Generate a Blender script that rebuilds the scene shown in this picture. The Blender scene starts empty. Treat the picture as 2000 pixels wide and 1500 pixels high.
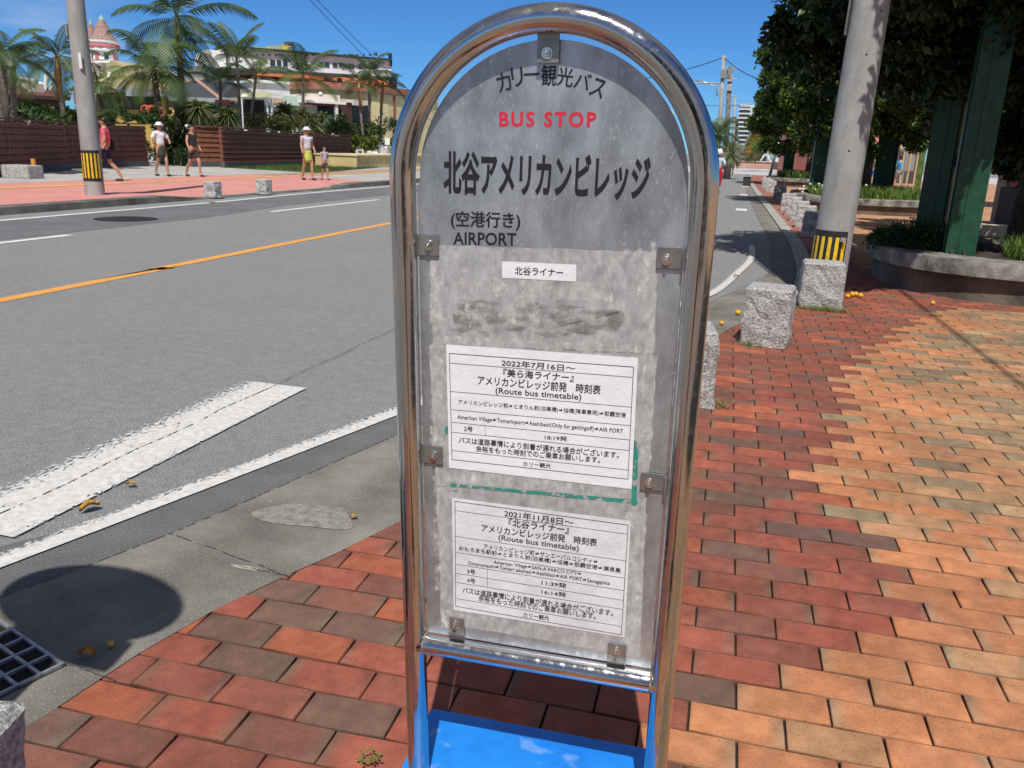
import bpy, bmesh, math, random
import numpy as np
from mathutils import Vector, Matrix
random.seed(7); np.random.seed(7)
R_=math.radians
# ------------------------------------------------------------------ camera
FPX=1613.; CAMH=1.40
YAW,PITCH,ROLL=R_(15.7),R_(16.0),R_(1.99)
f0=Vector((-math.sin(YAW),math.cos(YAW),0)); r0=Vector((math.cos(YAW),math.sin(YAW),0)); zz=Vector((0,0,1))
cF=f0*math.cos(PITCH)-zz*math.sin(PITCH); u0=zz*math.cos(PITCH)+f0*math.sin(PITCH)
cR=r0*math.cos(ROLL)+u0*math.sin(ROLL); cU=u0*math.cos(ROLL)-r0*math.sin(ROLL)
CAM=Vector((0,0,CAMH))
sc=bpy.context.scene
cd=bpy.data.cameras.new('Camera'); cam=bpy.data.objects.new('Camera',cd); sc.collection.objects.link(cam)
cd.sensor_width=36; cd.lens=36*FPX/2000; cd.clip_end=3000; cd.clip_start=.05
cam.matrix_world=Matrix(((cR.x,cU.x,-cF.x,0),(cR.y,cU.y,-cF.y,0),(cR.z,cU.z,-cF.z,CAMH),(0,0,0,1)))
cd.dof.use_dof=True; cd.dof.focus_distance=1.38; cd.dof.aperture_fstop=30
sc.camera=cam
# ------------------------------------------------------------------ light
SUN_EL,SUN_AZ=57.5,11.5     # shadows run 11.5 deg left of +Y
w=bpy.data.worlds.new('World'); sc.world=w; w.use_nodes=True
nt=w.node_tree; nt.nodes.clear()
o_=nt.nodes.new('ShaderNodeOutputWorld'); bg=nt.nodes.new('ShaderNodeBackground'); sky=nt.nodes.new('ShaderNodeTexSky')
sky.sky_type='NISHITA'; sky.sun_disc=False; sky.sun_elevation=R_(SUN_EL); sky.sun_rotation=R_(180-SUN_AZ)
sky.air_density=1.0; sky.dust_density=0.; sky.ozone_density=4.; sky.altitude=1500
bg.inputs[1].default_value=.095
tc=nt.nodes.new('ShaderNodeTexCoord'); mp=nt.nodes.new('ShaderNodeMapping'); mp.inputs['Scale'].default_value=(3,3,14)
nz=nt.nodes.new('ShaderNodeTexNoise'); nz.inputs['Scale'].default_value=1.6; nz.inputs['Detail'].default_value=6
cr=nt.nodes.new('ShaderNodeValToRGB'); cr.color_ramp.elements[0].position=.53; cr.color_ramp.elements[1].position=.75
cr.color_ramp.elements[1].color=(.55,.55,.55,1)
dp=nt.nodes.new('ShaderNodeVectorMath'); dp.operation='DOT_PRODUCT'; dp.inputs[1].default_value=(-.775,.61,.17)
mr=nt.nodes.new('ShaderNodeMapRange'); mr.inputs[1].default_value=.965; mr.inputs[2].default_value=1.0
mm=nt.nodes.new('ShaderNodeMath'); mm.operation='MULTIPLY'
mx=nt.nodes.new('ShaderNodeMixRGB'); mx.inputs[2].default_value=(7,7.4,8,1)
L=nt.links.new
L(tc.outputs['Generated'],mp.inputs[0]); L(mp.outputs[0],nz.inputs[0]); L(nz.outputs[0],cr.inputs[0])
L(tc.outputs['Generated'],dp.inputs[0]); L(dp.outputs['Value'],mr.inputs[0]); L(mr.outputs[0],mm.inputs[0]); L(cr.outputs[0],mm.inputs[1])
tint=nt.nodes.new('ShaderNodeMixRGB'); tint.blend_type='MULTIPLY'; tint.inputs[0].default_value=1; tint.inputs[2].default_value=(.33,.67,1.06,1)
L(sky.outputs[0],tint.inputs[1]); L(mm.outputs[0],mx.inputs[0]); L(tint.outputs[0],mx.inputs[1])
# unseen bright cloud added overhead and behind the viewer to neutralise blue skylight
n2=nt.nodes.new('ShaderNodeTexNoise'); n2.inputs['Scale'].default_value=2.2; n2.inputs['Detail'].default_value=7
c2=nt.nodes.new('ShaderNodeValToRGB'); c2.color_ramp.elements[0].position=.36; c2.color_ramp.elements[1].position=.60
sx_=nt.nodes.new('ShaderNodeSeparateXYZ'); el=nt.nodes.new('ShaderNodeMapRange'); el.inputs[1].default_value=.34; el.inputs[2].default_value=.62; el.interpolation_type='SMOOTHSTEP'
bk=nt.nodes.new('ShaderNodeMapRange'); bk.inputs[1].default_value=.05; bk.inputs[2].default_value=-.45; bk.interpolation_type='SMOOTHSTEP'
mxx=nt.nodes.new('ShaderNodeMath'); mxx.operation='MAXIMUM'; m3=nt.nodes.new('ShaderNodeMath'); m3.operation='MULTIPLY'
m4=nt.nodes.new('ShaderNodeMixRGB'); m4.inputs[2].default_value=(3.1,2.9,2.8,1)
L(tc.outputs['Generated'],n2.inputs[0]); L(n2.outputs[0],c2.inputs[0]); L(tc.outputs['Generated'],sx_.inputs[0]); L(sx_.outputs['Z'],el.inputs[0]); L(sx_.outputs['Y'],bk.inputs[0])
L(el.outputs[0],mxx.inputs[0]); L(bk.outputs[0],mxx.inputs[1]); L(mxx.outputs[0],m3.inputs[0]); L(c2.outputs[0],m3.inputs[1]); L(m3.outputs[0],m4.inputs[0]); L(mx.outputs[0],m4.inputs[1])
L(m4.outputs[0],bg.inputs[0]); L(bg.outputs[0],o_.inputs[0])
sd=bpy.data.lights.new('Sun','SUN'); sd.energy=4.6; sd.angle=R_(.53); sd.color=(1,.955,.89)
so=bpy.data.objects.new('Sun',sd); sc.collection.objects.link(so)
sl=Vector((-math.sin(R_(SUN_AZ))*math.cos(R_(SUN_EL)),math.cos(R_(SUN_AZ))*math.cos(R_(SUN_EL)),-math.sin(R_(SUN_EL))))
so.rotation_euler=sl.to_track_quat('-Z','Y').to_euler()
sc.view_settings.view_transform='Standard'; sc.view_settings.look='None'; sc.view_settings.exposure=0.0; sc.view_settings.gamma=1
# ------------------------------------------------------------------ pixel helpers (2000x1500 photo pixels -> world)
def ray(px,py): return cF+cR*((px-1000)/FPX)-cU*((py-750)/FPX)
def G(px,py,z=0.):
    d=ray(px,py); return CAM+d*((z-CAMH)/d.z)
def AY(px,py,Y):
    d=ray(px,py); return CAM+d*(Y/d.y)
def PD(px,py,D):
    d=ray(px,py); return CAM+d*(D/math.hypot(d.x,d.y))
# ------------------------------------------------------------------ materials
def nd(nt,t,**k):
    n=nt.nodes.new(t)
    for a,b in k.items():
        if a in n.inputs: n.inputs[a].default_value=b
        else: setattr(n,a,b)
    return n
MATS={}
def mat(name,col,rough=.7,metal=0.,var=.15,scale=8.,bump=0.,bscale=None,col2=None,attr=None,trans=0.,coat=0.,spec=.5,detail=4,stretch=None,sheen=0,coords='Object',speck=None,fine=None,grime=None):
    if name in MATS: return MATS[name]
    m=bpy.data.materials.new(name); m.use_nodes=True; nt=m.node_tree; L=nt.links.new
    b=nt.nodes['Principled BSDF']; b.inputs['Roughness'].default_value=rough; b.inputs['Metallic'].default_value=metal
    b.inputs['Specular IOR Level'].default_value=spec
    if coat: b.inputs['Coat Weight'].default_value=coat; b.inputs['Coat Roughness'].default_value=.12
    tc=nd(nt,'ShaderNodeTexCoord'); mp=nd(nt,'ShaderNodeMapping'); L(tc.outputs[coords],mp.inputs[0])
    if stretch: mp.inputs['Scale'].default_value=stretch
    n=nd(nt,'ShaderNodeTexNoise',Scale=scale,Detail=detail,Roughness=.6); L(mp.outputs[0],n.inputs['Vector'])
    mix=nd(nt,'ShaderNodeMixRGB')
    c=tuple(col)
    if attr:
        a=nd(nt,'ShaderNodeVertexColor',layer_name=attr)
        h=nd(nt,'ShaderNodeMixRGB',blend_type='MULTIPLY'); h.inputs[0].default_value=1
        rp=nd(nt,'ShaderNodeValToRGB'); rp.color_ramp.elements[0].position=.3; rp.color_ramp.elements[1].position=.7
        rp.color_ramp.elements[0].color=(1-var*1.6,)*3+(1,); rp.color_ramp.elements[1].color=(1+var,)*3+(1,)
        L(n.outputs[0],rp.inputs[0]); L(a.outputs[0],h.inputs[1]); L(rp.outputs[0],h.inputs[2]); out=h.outputs[0]
    else:
        c2=col2 if col2 else tuple(max(0,x*(1-var*2)) for x in c)
        mix.inputs[1].default_value=c2+(1,); 
        mix.inputs[2].default_value=(c if col2 else tuple(min(1,x*(1+var*.6)) for x in c))+(1,)
        rp=nd(nt,'ShaderNodeValToRGB'); rp.color_ramp.elements[0].position=.32; rp.color_ramp.elements[1].position=.68
        L(n.outputs[0],rp.inputs[0]); L(rp.outputs[0],mix.inputs[0]); out=mix.outputs[0]
    if speck:
        sc_,amt,scol=speck
        n3=nd(nt,'ShaderNodeTexNoise',Scale=sc_,Detail=2,Roughness=.7); L(mp.outputs[0],n3.inputs['Vector'])
        r3=nd(nt,'ShaderNodeValToRGB'); r3.color_ramp.elements[0].position=.60; r3.color_ramp.elements[1].position=.68
        L(n3.outputs[0],r3.inputs[0]); mu=nd(nt,'ShaderNodeMath',operation='MULTIPLY'); mu.inputs[1].default_value=amt
        n5=nd(nt,'ShaderNodeTexNoise',Scale=sc_*.04,Detail=3); L(mp.outputs[0],n5.inputs['Vector']); r5=nd(nt,'ShaderNodeMapRange'); r5.inputs[1].default_value=.35; r5.inputs[2].default_value=.62; r5.inputs[3].default_value=.25
        L(n5.outputs[0],r5.inputs[0]); m5=nd(nt,'ShaderNodeMath',operation='MULTIPLY'); L(r3.outputs[0],m5.inputs[0]); L(r5.outputs[0],m5.inputs[1]); L(m5.outputs[0],mu.inputs[0])
        mx3=nd(nt,'ShaderNodeMixRGB'); mx3.inputs[2].default_value=scol+(1,); L(mu.outputs[0],mx3.inputs[0]); L(out,mx3.inputs[1]); out=mx3.outputs[0]
    for fg in (fine,grime):
        if fg:
            fs,lo_,hi_=fg; n6=nd(nt,'ShaderNodeTexNoise',Scale=fs,Detail=5,Roughness=.65); L(mp.outputs[0],n6.inputs['Vector']); r6=nd(nt,'ShaderNodeMapRange'); r6.inputs[1].default_value=.34; r6.inputs[2].default_value=.66; r6.inputs[3].default_value=lo_; r6.inputs[4].default_value=hi_
            L(n6.outputs[0],r6.inputs[0]); x6=nd(nt,'ShaderNodeMixRGB',blend_type='MULTIPLY'); x6.inputs[0].default_value=1; L(out,x6.inputs[1]); L(r6.outputs[0],x6.inputs[2]); out=x6.outputs[0]
    L(out,b.inputs['Base Color'])
    if bump:
        n2=nd(nt,'ShaderNodeTexNoise',Scale=bscale or scale*4,Detail=5,Roughness=.65); L(mp.outputs[0],n2.inputs['Vector'])
        bp=nd(nt,'ShaderNodeBump',Strength=bump,Distance=.02); L(n2.outputs[0],bp.inputs['Height']); L(bp.outputs[0],b.inputs['Normal'])
    if trans:
        t=nd(nt,'ShaderNodeBsdfTranslucent'); L(out,t.inputs[0]); ms=nd(nt,'ShaderNodeMixShader'); ms.inputs[0].default_value=trans
        L(b.outputs[0],ms.inputs[1]); L(t.outputs[0],ms.inputs[2]); L(ms.outputs[0],nt.nodes['Material Output'].inputs[0])
    MATS[name]=m; return m
def worn(name,col,thr,soft=.04,scale=20.,rough=.7,stretch=None,var=.08,edge=None,cracks=None):
    """paint / tape that has flaked away in places (transparent there)"""
    if name in MATS: return MATS[name]
    m=mat(name,col,rough=rough,var=var,scale=scale*.7); nt=m.node_tree; L=nt.links.new; b=nt.nodes['Principled BSDF']
    tc=nd(nt,'ShaderNodeTexCoord'); mp=nd(nt,'ShaderNodeMapping'); L(tc.outputs['Object'],mp.inputs[0])
    if stretch: mp.inputs['Scale'].default_value=stretch
    n=nd(nt,'ShaderNodeTexNoise',Scale=scale,Detail=9,Roughness=.68); L(mp.outputs[0],n.inputs['Vector'])
    src=n.outputs[0]
    if edge:
        a=nd(nt,'ShaderNodeVertexColor',layer_name=edge); ad=nd(nt,'ShaderNodeMath',operation='ADD'); sb=nd(nt,'ShaderNodeMath',operation='MULTIPLY'); sb.inputs[1].default_value=.45
        L(a.outputs[0],sb.inputs[0]); L(n.outputs[0],ad.inputs[0]); L(sb.outputs[0],ad.inputs[1]); src=ad.outputs[0]
    rp=nd(nt,'ShaderNodeValToRGB'); rp.color_ramp.elements[0].position=thr; rp.color_ramp.elements[1].position=thr+soft
    if cracks:
        vo=nd(nt,'ShaderNodeTexVoronoi',feature='DISTANCE_TO_EDGE',Scale=cracks); wn=nd(nt,'ShaderNodeTexNoise',Scale=cracks*1.3,Detail=6); vm=nd(nt,'ShaderNodeVectorMath',operation='MULTIPLY_ADD'); vm.inputs[1].default_value=(.09,.09,.09)
        L(mp.outputs[0],wn.inputs['Vector']); L(wn.outputs['Color'],vm.inputs[0]); L(mp.outputs[0],vm.inputs[2]); L(vm.outputs[0],vo.inputs['Vector'])
        vr=nd(nt,'ShaderNodeMapRange'); vr.inputs[1].default_value=.0; vr.inputs[2].default_value=.022; vr.inputs[3].default_value=-.30; vr.inputs[4].default_value=0; L(vo.outputs['Distance'],vr.inputs[0])
        gt=nd(nt,'ShaderNodeTexNoise',Scale=3.5,Detail=2); L(tc.outputs['Object'],gt.inputs['Vector']); gr_=nd(nt,'ShaderNodeMapRange'); gr_.inputs[1].default_value=.42; gr_.inputs[2].default_value=.60; L(gt.outputs[0],gr_.inputs[0])
        gm=nd(nt,'ShaderNodeMath',operation='MULTIPLY'); L(vr.outputs[0],gm.inputs[0]); L(gr_.outputs[0],gm.inputs[1]); ga=nd(nt,'ShaderNodeMath',operation='ADD'); L(src,ga.inputs[0]); L(gm.outputs[0],ga.inputs[1]); src=ga.outputs[0]
    L(src,rp.inputs[0]); tr=nd(nt,'ShaderNodeBsdfTransparent'); ms=nd(nt,'ShaderNodeMixShader')
    L(rp.outputs[0],ms.inputs[0]); L(tr.outputs[0],ms.inputs[1]); L(b.outputs[0],ms.inputs[2]); L(ms.outputs[0],nt.nodes['Material Output'].inputs[0])
    return m
# ------------------------------------------------------------------ mesh builder
col_=sc.collection
def tag(o,label=None,cat=None,group=None,kind=None):
    if label: o['label']=label
    if cat: o['category']=cat
    if group: o['group']=group
    if kind: o['kind']=kind
    return o
def empty(name,loc,label=None,cat=None,group=None,rz=0.,mw=None):
    o=bpy.data.objects.new(name,None); col_.objects.link(o); o.empty_display_size=.1
    if mw is not None: o.matrix_world=mw
    else: o.location=loc; o.rotation_euler=(0,0,rz)
    return tag(o,label,cat,group)
class MB:
    def __init__(s): s.v=[]; s.f=[]; s.m=[]; s.c=None
    def add(s,vs,fs,mi=0):
        n=len(s.v); s.v+= [tuple(x) for x in vs]; s.f+=[tuple(i+n for i in f) for f in fs]; s.m+=[mi]*len(fs); return s
    def box(s,x0,x1,y0,y1,z0,z1,mi=0):
        return s.add([(x0,y0,z0),(x1,y0,z0),(x1,y1,z0),(x0,y1,z0),(x0,y0,z1),(x1,y0,z1),(x1,y1,z1),(x0,y1,z1)],
          [(3,2,1,0),(4,5,6,7),(0,1,5,4),(1,2,6,5),(2,3,7,6),(3,0,4,7)],mi)
    def bbox(s,x0,x1,y0,y1,z0,z1,b=.01,mi=0):
        """box with chamfered edges"""
        bm=bmesh.new(); bmesh.ops.create_cube(bm,size=1)
        for v in bm.verts: v.co=Vector(((x0+x1)/2+v.co.x*(x1-x0),(y0+y1)/2+v.co.y*(y1-y0),(z0+z1)/2+v.co.z*(z1-z0)))
        bmesh.ops.bevel(bm,geom=bm.edges[:],offset=b,segments=2,affect='EDGES',profile=.7)
        bm.verts.index_update(); s.add([v.co for v in bm.verts],[[v.index for v in f.verts] for f in bm.faces],mi); bm.free(); return s
    def quad(s,a,b,c,d,mi=0): return s.add([a,b,c,d],[(0,1,2,3)],mi)
    def poly(s,pts,mi=0): return s.add(pts,[tuple(range(len(pts)))],mi)
    def prism(s,pts,z0,z1,mi=0):
        n=len(pts); return s.add([(p[0],p[1],z0) for p in pts]+[(p[0],p[1],z1) for p in pts],
          [tuple(range(n-1,-1,-1)),tuple(range(n,2*n))]+[(i,(i+1)%n,n+(i+1)%n,n+i) for i in range(n)],mi)
    def prismy(s,pts,y0,y1,mi=0):
        """polygon in x,z extruded along y"""
        n=len(pts); return s.add([(p[0],y0,p[1]) for p in pts]+[(p[0],y1,p[1]) for p in pts],
          [tuple(range(n)),tuple(range(2*n-1,n-1,-1))]+[(i,n+i,n+(i+1)%n,(i+1)%n) for i in range(n)],mi)
    def tube(s,path,r,seg=10,caps=True,mi=0,closed=False):
        P=[Vector(p) for p in path]; n=len(P); rr=r if isinstance(r,(list,tuple)) else [r]*n
        t=[(P[min(i+1,n-1)]-P[max(i-1,0)]).normalized() for i in range(n)]
        a=t[0].orthogonal().normalized(); vs=[]
        for i in range(n):
            a=(a-t[i]*a.dot(t[i])).normalized(); b=t[i].cross(a)
            for k in range(seg):
                an=2*math.pi*k/seg; vs.append(P[i]+(a*math.cos(an)+b*math.sin(an))*rr[i])
        fs=[(i*seg+k,i*seg+(k+1)%seg,(i+1)*seg+(k+1)%seg,(i+1)*seg+k) for i in range(n-1) for k in range(seg)]
        if caps: fs+=[tuple(range(seg-1,-1,-1)),tuple((n-1)*seg+k for k in range(seg))]
        return s.add(vs,fs,mi)
    def lathe(s,prof,c=(0,0,0),seg=20,mi=0,a0=0,a1=2*math.pi):
        full=abs(a1-a0-2*math.pi)<1e-6; m=seg if full else seg+1; vs=[]
        for r,z in prof:
            for k in range(m):
                an=a0+(a1-a0)*k/seg; vs.append((c[0]+r*math.cos(an),c[1]+r*math.sin(an),c[2]+z))
        fs=[(i*m+k,i*m+(k+1)%m,(i+1)*m+(k+1)%m,(i+1)*m+k) for i in range(len(prof)-1) for k in range(m if full else m-1)]
        return s.add(vs,fs,mi)
    def ball(s,c,r,seg=14,mi=0,sx=1,sy=1,sz=1):
        pr=[(math.sin(math.pi*i/8)*r+1e-5,-math.cos(math.pi*i/8)*r) for i in range(9)]
        n=len(s.v); s.lathe(pr,(0,0,0),seg,mi)
        for i in range(n,len(s.v)):
            x,y,z=s.v[i]; s.v[i]=(c[0]+x*sx,c[1]+y*sy,c[2]+z*sz)
        return s
    def build(s,name,mats,parent=None,smooth=False,loc=None,bev=None,angle=None):
        me=bpy.data.meshes.new(name); me.from_pydata(s.v,[],s.f)
        for m in (mats if isinstance(mats,(list,tuple)) else [mats]): me.materials.append(m)
        me.polygons.foreach_set('material_index',s.m)
        if smooth: me.polygons.foreach_set('use_smooth',[True]*len(s.f))
        me.update(); 
        if angle: me.set_sharp_from_angle(angle=R_(angle))
        o=bpy.data.objects.new(name,me); col_.objects.link(o)
        if parent is not None: o.parent=parent
        if loc is not None: o.location=loc
        if bev:
            md=o.modifiers.new('Bevel','BEVEL'); md.width=bev; md.segments=2; md.limit_method='ANGLE'
        return o
def np_mesh(name,V,F,m,parent=None,cols=None,smooth=False):
    """V (n,3), F (k,4|3) numpy, cols (n,4) point colours"""
    me=bpy.data.meshes.new(name); k=F.shape[1]
    me.vertices.add(len(V)); me.vertices.foreach_set('co',V.astype(np.float32).ravel())
    me.loops.add(F.size); me.loops.foreach_set('vertex_index',F.astype(np.int32).ravel())
    me.polygons.add(len(F)); me.polygons.foreach_set('loop_start',np.arange(0,F.size,k,dtype=np.int32)); 
    me.update(calc_edges=True)
    if cols is not None:
        a=me.color_attributes.new('Col','FLOAT_COLOR','POINT'); a.data.foreach_set('color',cols.astype(np.float32).ravel())
    me.materials.append(m); me.validate()
    if smooth: me.polygons.foreach_set('use_smooth',[True]*len(me.polygons))
    o=bpy.data.objects.new(name,me); col_.objects.link(o)
    if parent is not None: o.parent=parent
    return o
def copy_tree(o,parent=None):
    c=o.copy(); col_.objects.link(c)
    if parent is not None: c.parent=parent
    for ch in list(o.children): copy_tree(ch,c)
    return c
# ================================================================== GROUND
def sheet(name,pts,z,m,kind='structure'):
    o=MB().poly([(p[0],p[1],0) for p in pts]).build(name,m); o.location=(0,0,z)
    return tag(o,kind=kind)
def lerp_poly(pts,y):
    for a,b in zip(pts,pts[1:]):
        if a[1]<=y<=b[1]: t=(y-a[1])/(b[1]-a[1]); return a[0]+(b[0]-a[0])*t
    return pts[0][0] if y<pts[0][1] else pts[-1][0]
def resample(pts,step):
    """smooth polyline (catmull-rom through points)"""
    P=[Vector((p[0],p[1],0)) for p in pts]; out=[]
    for i in range(len(P)-1):
        a,b,c,d=P[max(i-1,0)],P[i],P[i+1],P[min(i+2,len(P)-1)]
        n=max(1,int((c-b).length/step))
        for k in range(n):
            t=k/n; out.append(.5*((2*b)+(c-a)*t+(2*a-5*b+4*c-d)*t*t+(3*b-a-3*c+d)*t**3))
    out.append(P[-1]); return [(p.x,p.y) for p in out]
def ribbon(name,pts,wd,z,m,cols=(0,.55,1,.8),kind='structure',offs=None):
    P=[Vector((p[0],p[1])) for p in pts]; n=len(P); k=len(cols); V=[];C=[];F=[]
    for i in range(n):
        t=(P[min(i+1,n-1)]-P[max(i-1,0)]).normalized(); nn=Vector((-t.y,t.x))
        for j in range(k):
            p=P[i]+nn*wd*(.5-j/(k-1)); V.append((p.x,p.y,0)); C.append((cols[j],)*3+(1,))
    for i in range(n-1):
        for j in range(k-1): a=i*k+j; F.append((a,a+1,a+k+1,a+k))
    o=np_mesh(name,np.array(V,float),np.array(F),m,cols=np.array(C,float)); o.location=(0,0,z)
    return tag(o,kind=kind) if kind else o
M_asph=mat('asphalt',(.245,.245,.242),rough=.9,var=.03,scale=.9,bump=.6,bscale=110,speck=(105,.85,(.55,.55,.53)),spec=.3,detail=10,fine=(120,.55,1.45),grime=(14,.88,1.10))
M_asph_dk=mat('asphalt_patch',(.165,.168,.175),rough=.9,var=.1,scale=1.2,bump=.5,bscale=140,speck=(170,.35,(.3,.3,.3)),spec=.3)
M_asph_n=mat('asphalt_edge',(.175,.175,.176),rough=.9,var=.10,scale=5,bump=.7,bscale=110,speck=(85,.55,(.42,.42,.41)),spec=.3,detail=10,fine=(230,.6,1.35))
M_conc=mat('gutter_concrete',(.245,.232,.20),rough=.88,var=.20,scale=3.4,bump=.5,bscale=110,speck=(90,.55,(.46,.44,.38)),spec=.3,detail=10,fine=(190,.72,1.22),grime=(1.1,.82,1.12))
M_kerb=mat('kerb_concrete',(.40,.385,.34),rough=.85,var=.2,scale=4,bump=.3,bscale=90,speck=(130,.4,(.62,.6,.54)))
M_white=worn('road_paint_white',(.64,.635,.61),.50,soft=.06,scale=42,edge='Col',stretch=(1.5,.8,1),var=.12,cracks=9.)
M_white2=mat('road_paint_far',(.74,.74,.72),rough=.7,var=.1,scale=6)
M_org=mat('road_paint_orange',(.78,.36,.07),rough=.7,var=.1,scale=9)
M_earth=mat('earth',(.30,.27,.22),rough=.95,var=.2,scale=.2)
sheet('ground',[(-900,-300),(900,-300),(900,1500),(-900,1500)],-.06,M_earth)

sheet('road_patch',[(-11.45,-30),(-9.5,-30),(-9.45,13),(-9.9,16.5),(-9.6,34),(-9.9,60),(-11.7,60),(-11.6,17)],.003,M_asph_dk)
sheet('cross_street',[(-60,66),(90,66),(90,96),(-60,96)],.012,mat('pale_asphalt',(.5,.5,.5),var=.1,scale=.5,rough=.9))
# --- right-hand edge curves (bus bay)
EDGE=[(-1.75,-8),(-1.68,.2),(-1.56,1.34),(-1.46,1.91),(-1.18,2.68),(-.80,4.2),(-.2,6.6),(-.02,7.28),(.26,7.95),(.52,8.6),(.70,9.5),(.79,11),(.82,13),(.79,15.5),(.56,21.9),(.24,30.7),(-.1,41),(-.4,52),(-.5,64)]
ASPH=[(-4.6,-8),(-2.60,.2),(-2.21,1.5),(-1.92,2.29),(-1.59,3.57),(-1.05,5.55),(-.42,7.9),(.02,9.6),(.26,11),(.30,13),(.30,15),(.07,20.6),(-.28,30.6),(-.58,40.4),(-.9,52),(-1.0,64)]
EDGEs=resample(EDGE,.25); ASPHs=resample(ASPH,.25)
sheet('road',[(-12.4,-40),(-4.5,-40)]+[(x+.12,y) for x,y in ASPHs]+[(-1.0,400),(-12.4,400)],0,M_asph)
sheet('gutter',ASPHs+EDGEs[::-1],.006,M_conc)
sheet('asphalt_edge_strip',resample([(-5.1,-8),(-3.1,.2),(-2.62,1.6),(-2.1,2.6),(-1.82,3.9),(-1.30,5.6),(-.62,7.7)],.25)+resample(ASPH[:7],.25)[::-1],.002,M_asph_n)
# kerb stone strip beside the bricks further on
kin=[(x-.21,y) for x,y in EDGE if y>=8.5]; kout=[(x,y) for x,y in EDGE if y>=8.5]
kin[0]=(kout[0][0]-.02,kout[0][1]); 
kp=resample(kin,.4)+resample(kout,.4)[::-1]
kb=MB().prism([(p[0],p[1]) for p in kp],0,.03).build('kerb',M_kerb); tag(kb,kind='structure')
# seams in asphalt and gutter joints
M_seam=worn('dark_seam',(.04,.038,.034),.44,soft=.06,scale=26,rough=.95)
def seam(pts,wd,z): 
    return ribbon('joint',pts,wd,z,M_seam,cols=(1,1))
ps=[(-2.60+.01*math.sin(i*1.7)+.004*random.uniform(-1,1),-1+i*.22) for i in range(60)]
seam(ps,.006,.0128)
for a,b in ((G(330,1045),G(572,1134)),(G(470,1110),G(575,1134)),(G(150,1305),G(225,1336)),(G(1395,600),G(1500,548))):
    t=[(a.x+(b.x-a.x)*k/8+random.uniform(-1,1)*.006,a.y+(b.y-a.y)*k/8+random.uniform(-1,1)*.006) for k in range(9)]
    seam(t,.0028,.010)
seam(kin and [(x-.01,y) for x,y in resample(kin,.5)],.009,.011)
seam([(x+.004,y) for x,y in ASPHs],.004,.010)
# patches of pale repair mortar on the gutter
for (px,py,rx,ry,c) in ((600,1010,.19,.12,(.262,.248,.214)),(482,1113,.05,.014,(.40,.36,.29))):
    c0=G(px,py); k=[(c0.x+rx*(1+.22*math.sin(3*a+px))*math.cos(a),c0.y+ry*(1+.25*math.sin(2*a+1))*math.sin(a)) for a in np.linspace(0,6.28,26)[:-1]]
    sheet('mortar_patch',k,.0085,mat('mortar%d'%px,c,rough=.9,var=.22,scale=30,speck=(120,.5,(.6,.58,.5))))
# --- road markings
line=[(-3.45,-2),(-2.70,.6),(-2.325,1.92),(-2.125,2.62),(-1.765,3.9),(-1.17,6.0),(-.60,8.0),(-.33,8.95),(-.13,10.7),(0,12.2),(-.02,14)]
ribbon('edge_line_marking',resample(line,.08),.125,.009,M_white,cols=(-.55,-.02,.22,.5,.75,.85))
st=[(-2.63,2.08+i*.04) for i in range(52)]
ribbon('bay_marking',st,.455,.0095,M_white,cols=(-.40,-.10,.06,.2,.38,.52,.6,.64,.64,.6,.5,.2))
for y in (22.7,31.6,40,48): sheet('marking_dash',[(-.5-.013*(y-22.7),y),(-.22-.013*(y-22.7),y),(-.22-.013*(y-22.7),y+.9),(-.5-.013*(y-22.7),y+.9)],.009,M_white2)
cl=resample([(-5.9,-20),(-6.08,5.47),(-6.15,7.47),(-6.31,13.76),(-6.5,25),(-7,60),(-9,120)],1.)
ribbon('centre_line_marking',cl,.15,.004,M_org,cols=(1,1))
for k in range(-2,8):
    y=4.6+10.1*k; sheet('lane_dash_marking',[(-9.30,y),(-9.16,y),(-9.14,y+4.95),(-9.28,y+4.95)],.006,M_white2)
ribbon('far_edge_marking',resample([(-11.6,-20),(-11.5,13),(-11.5,16),(-11.75,22),(-11.7,40),(-12,80)],1),.14,.008,M_white2,cols=(1,1))
mh=MB().lathe([(.0001,.010),(.46,.010),(.47,.006),(.5,.004),(.53,.001)],(-10.27,11.9,0),32).build('manhole_cover',mat('cast_iron',(.05,.05,.055),rough=.6,metal=.6,var=.3,scale=20,bump=.6,bscale=60),smooth=False)
tag(mh,'dark round cast iron cover set in the far lane of the road','manhole cover')
# ------------------------------------------------------------------ brick paving (near part: real bricks)
BA=.0332; BX,BY=.5553,2.4625; BL,BW=.2395,.1237
cb,sb=math.cos(BA),math.sin(BA)
zone_px=[(1325,1440),(1430,1392),(1522,1352),(1606,1316),(1682,1280),(1754,1245),(1824,1216),(1752,1178),(1792,1148),(1736,1092),(1744,1068),(1700,1035),(1660,1000),(1610,975),(1590,955),(1556,925),(1540,905),(1600,893),(1626,880),(1648,850),(1642,790),(1646,724),(1736,662),(1789,631),(1823,614),(1850,600)]
zone=sorted([(G(x,y).x,G(x,y).y) for x,y in zone_px],key=lambda p:p[1]); zone=[(zone[0][0]-.35,zone[0][1]-.9)]+zone
RED=[((.34,.095,.060),3),((.285,.088,.060),2.8),((.235,.092,.065),1.7),((.19,.105,.075),.8),((.41,.115,.06),1.2),((.175,.095,.075),.35)]
ORG=[((.55,.225,.10),3),((.49,.195,.09),2.4),((.46,.24,.12),1.4),((.30,.215,.125),.5)]
TAN=[((.46,.255,.13),2.6),((.29,.20,.12),1.8),((.48,.225,.11),2.6),((.25,.17,.11),1.),((.46,.30,.155),.7)]
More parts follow.
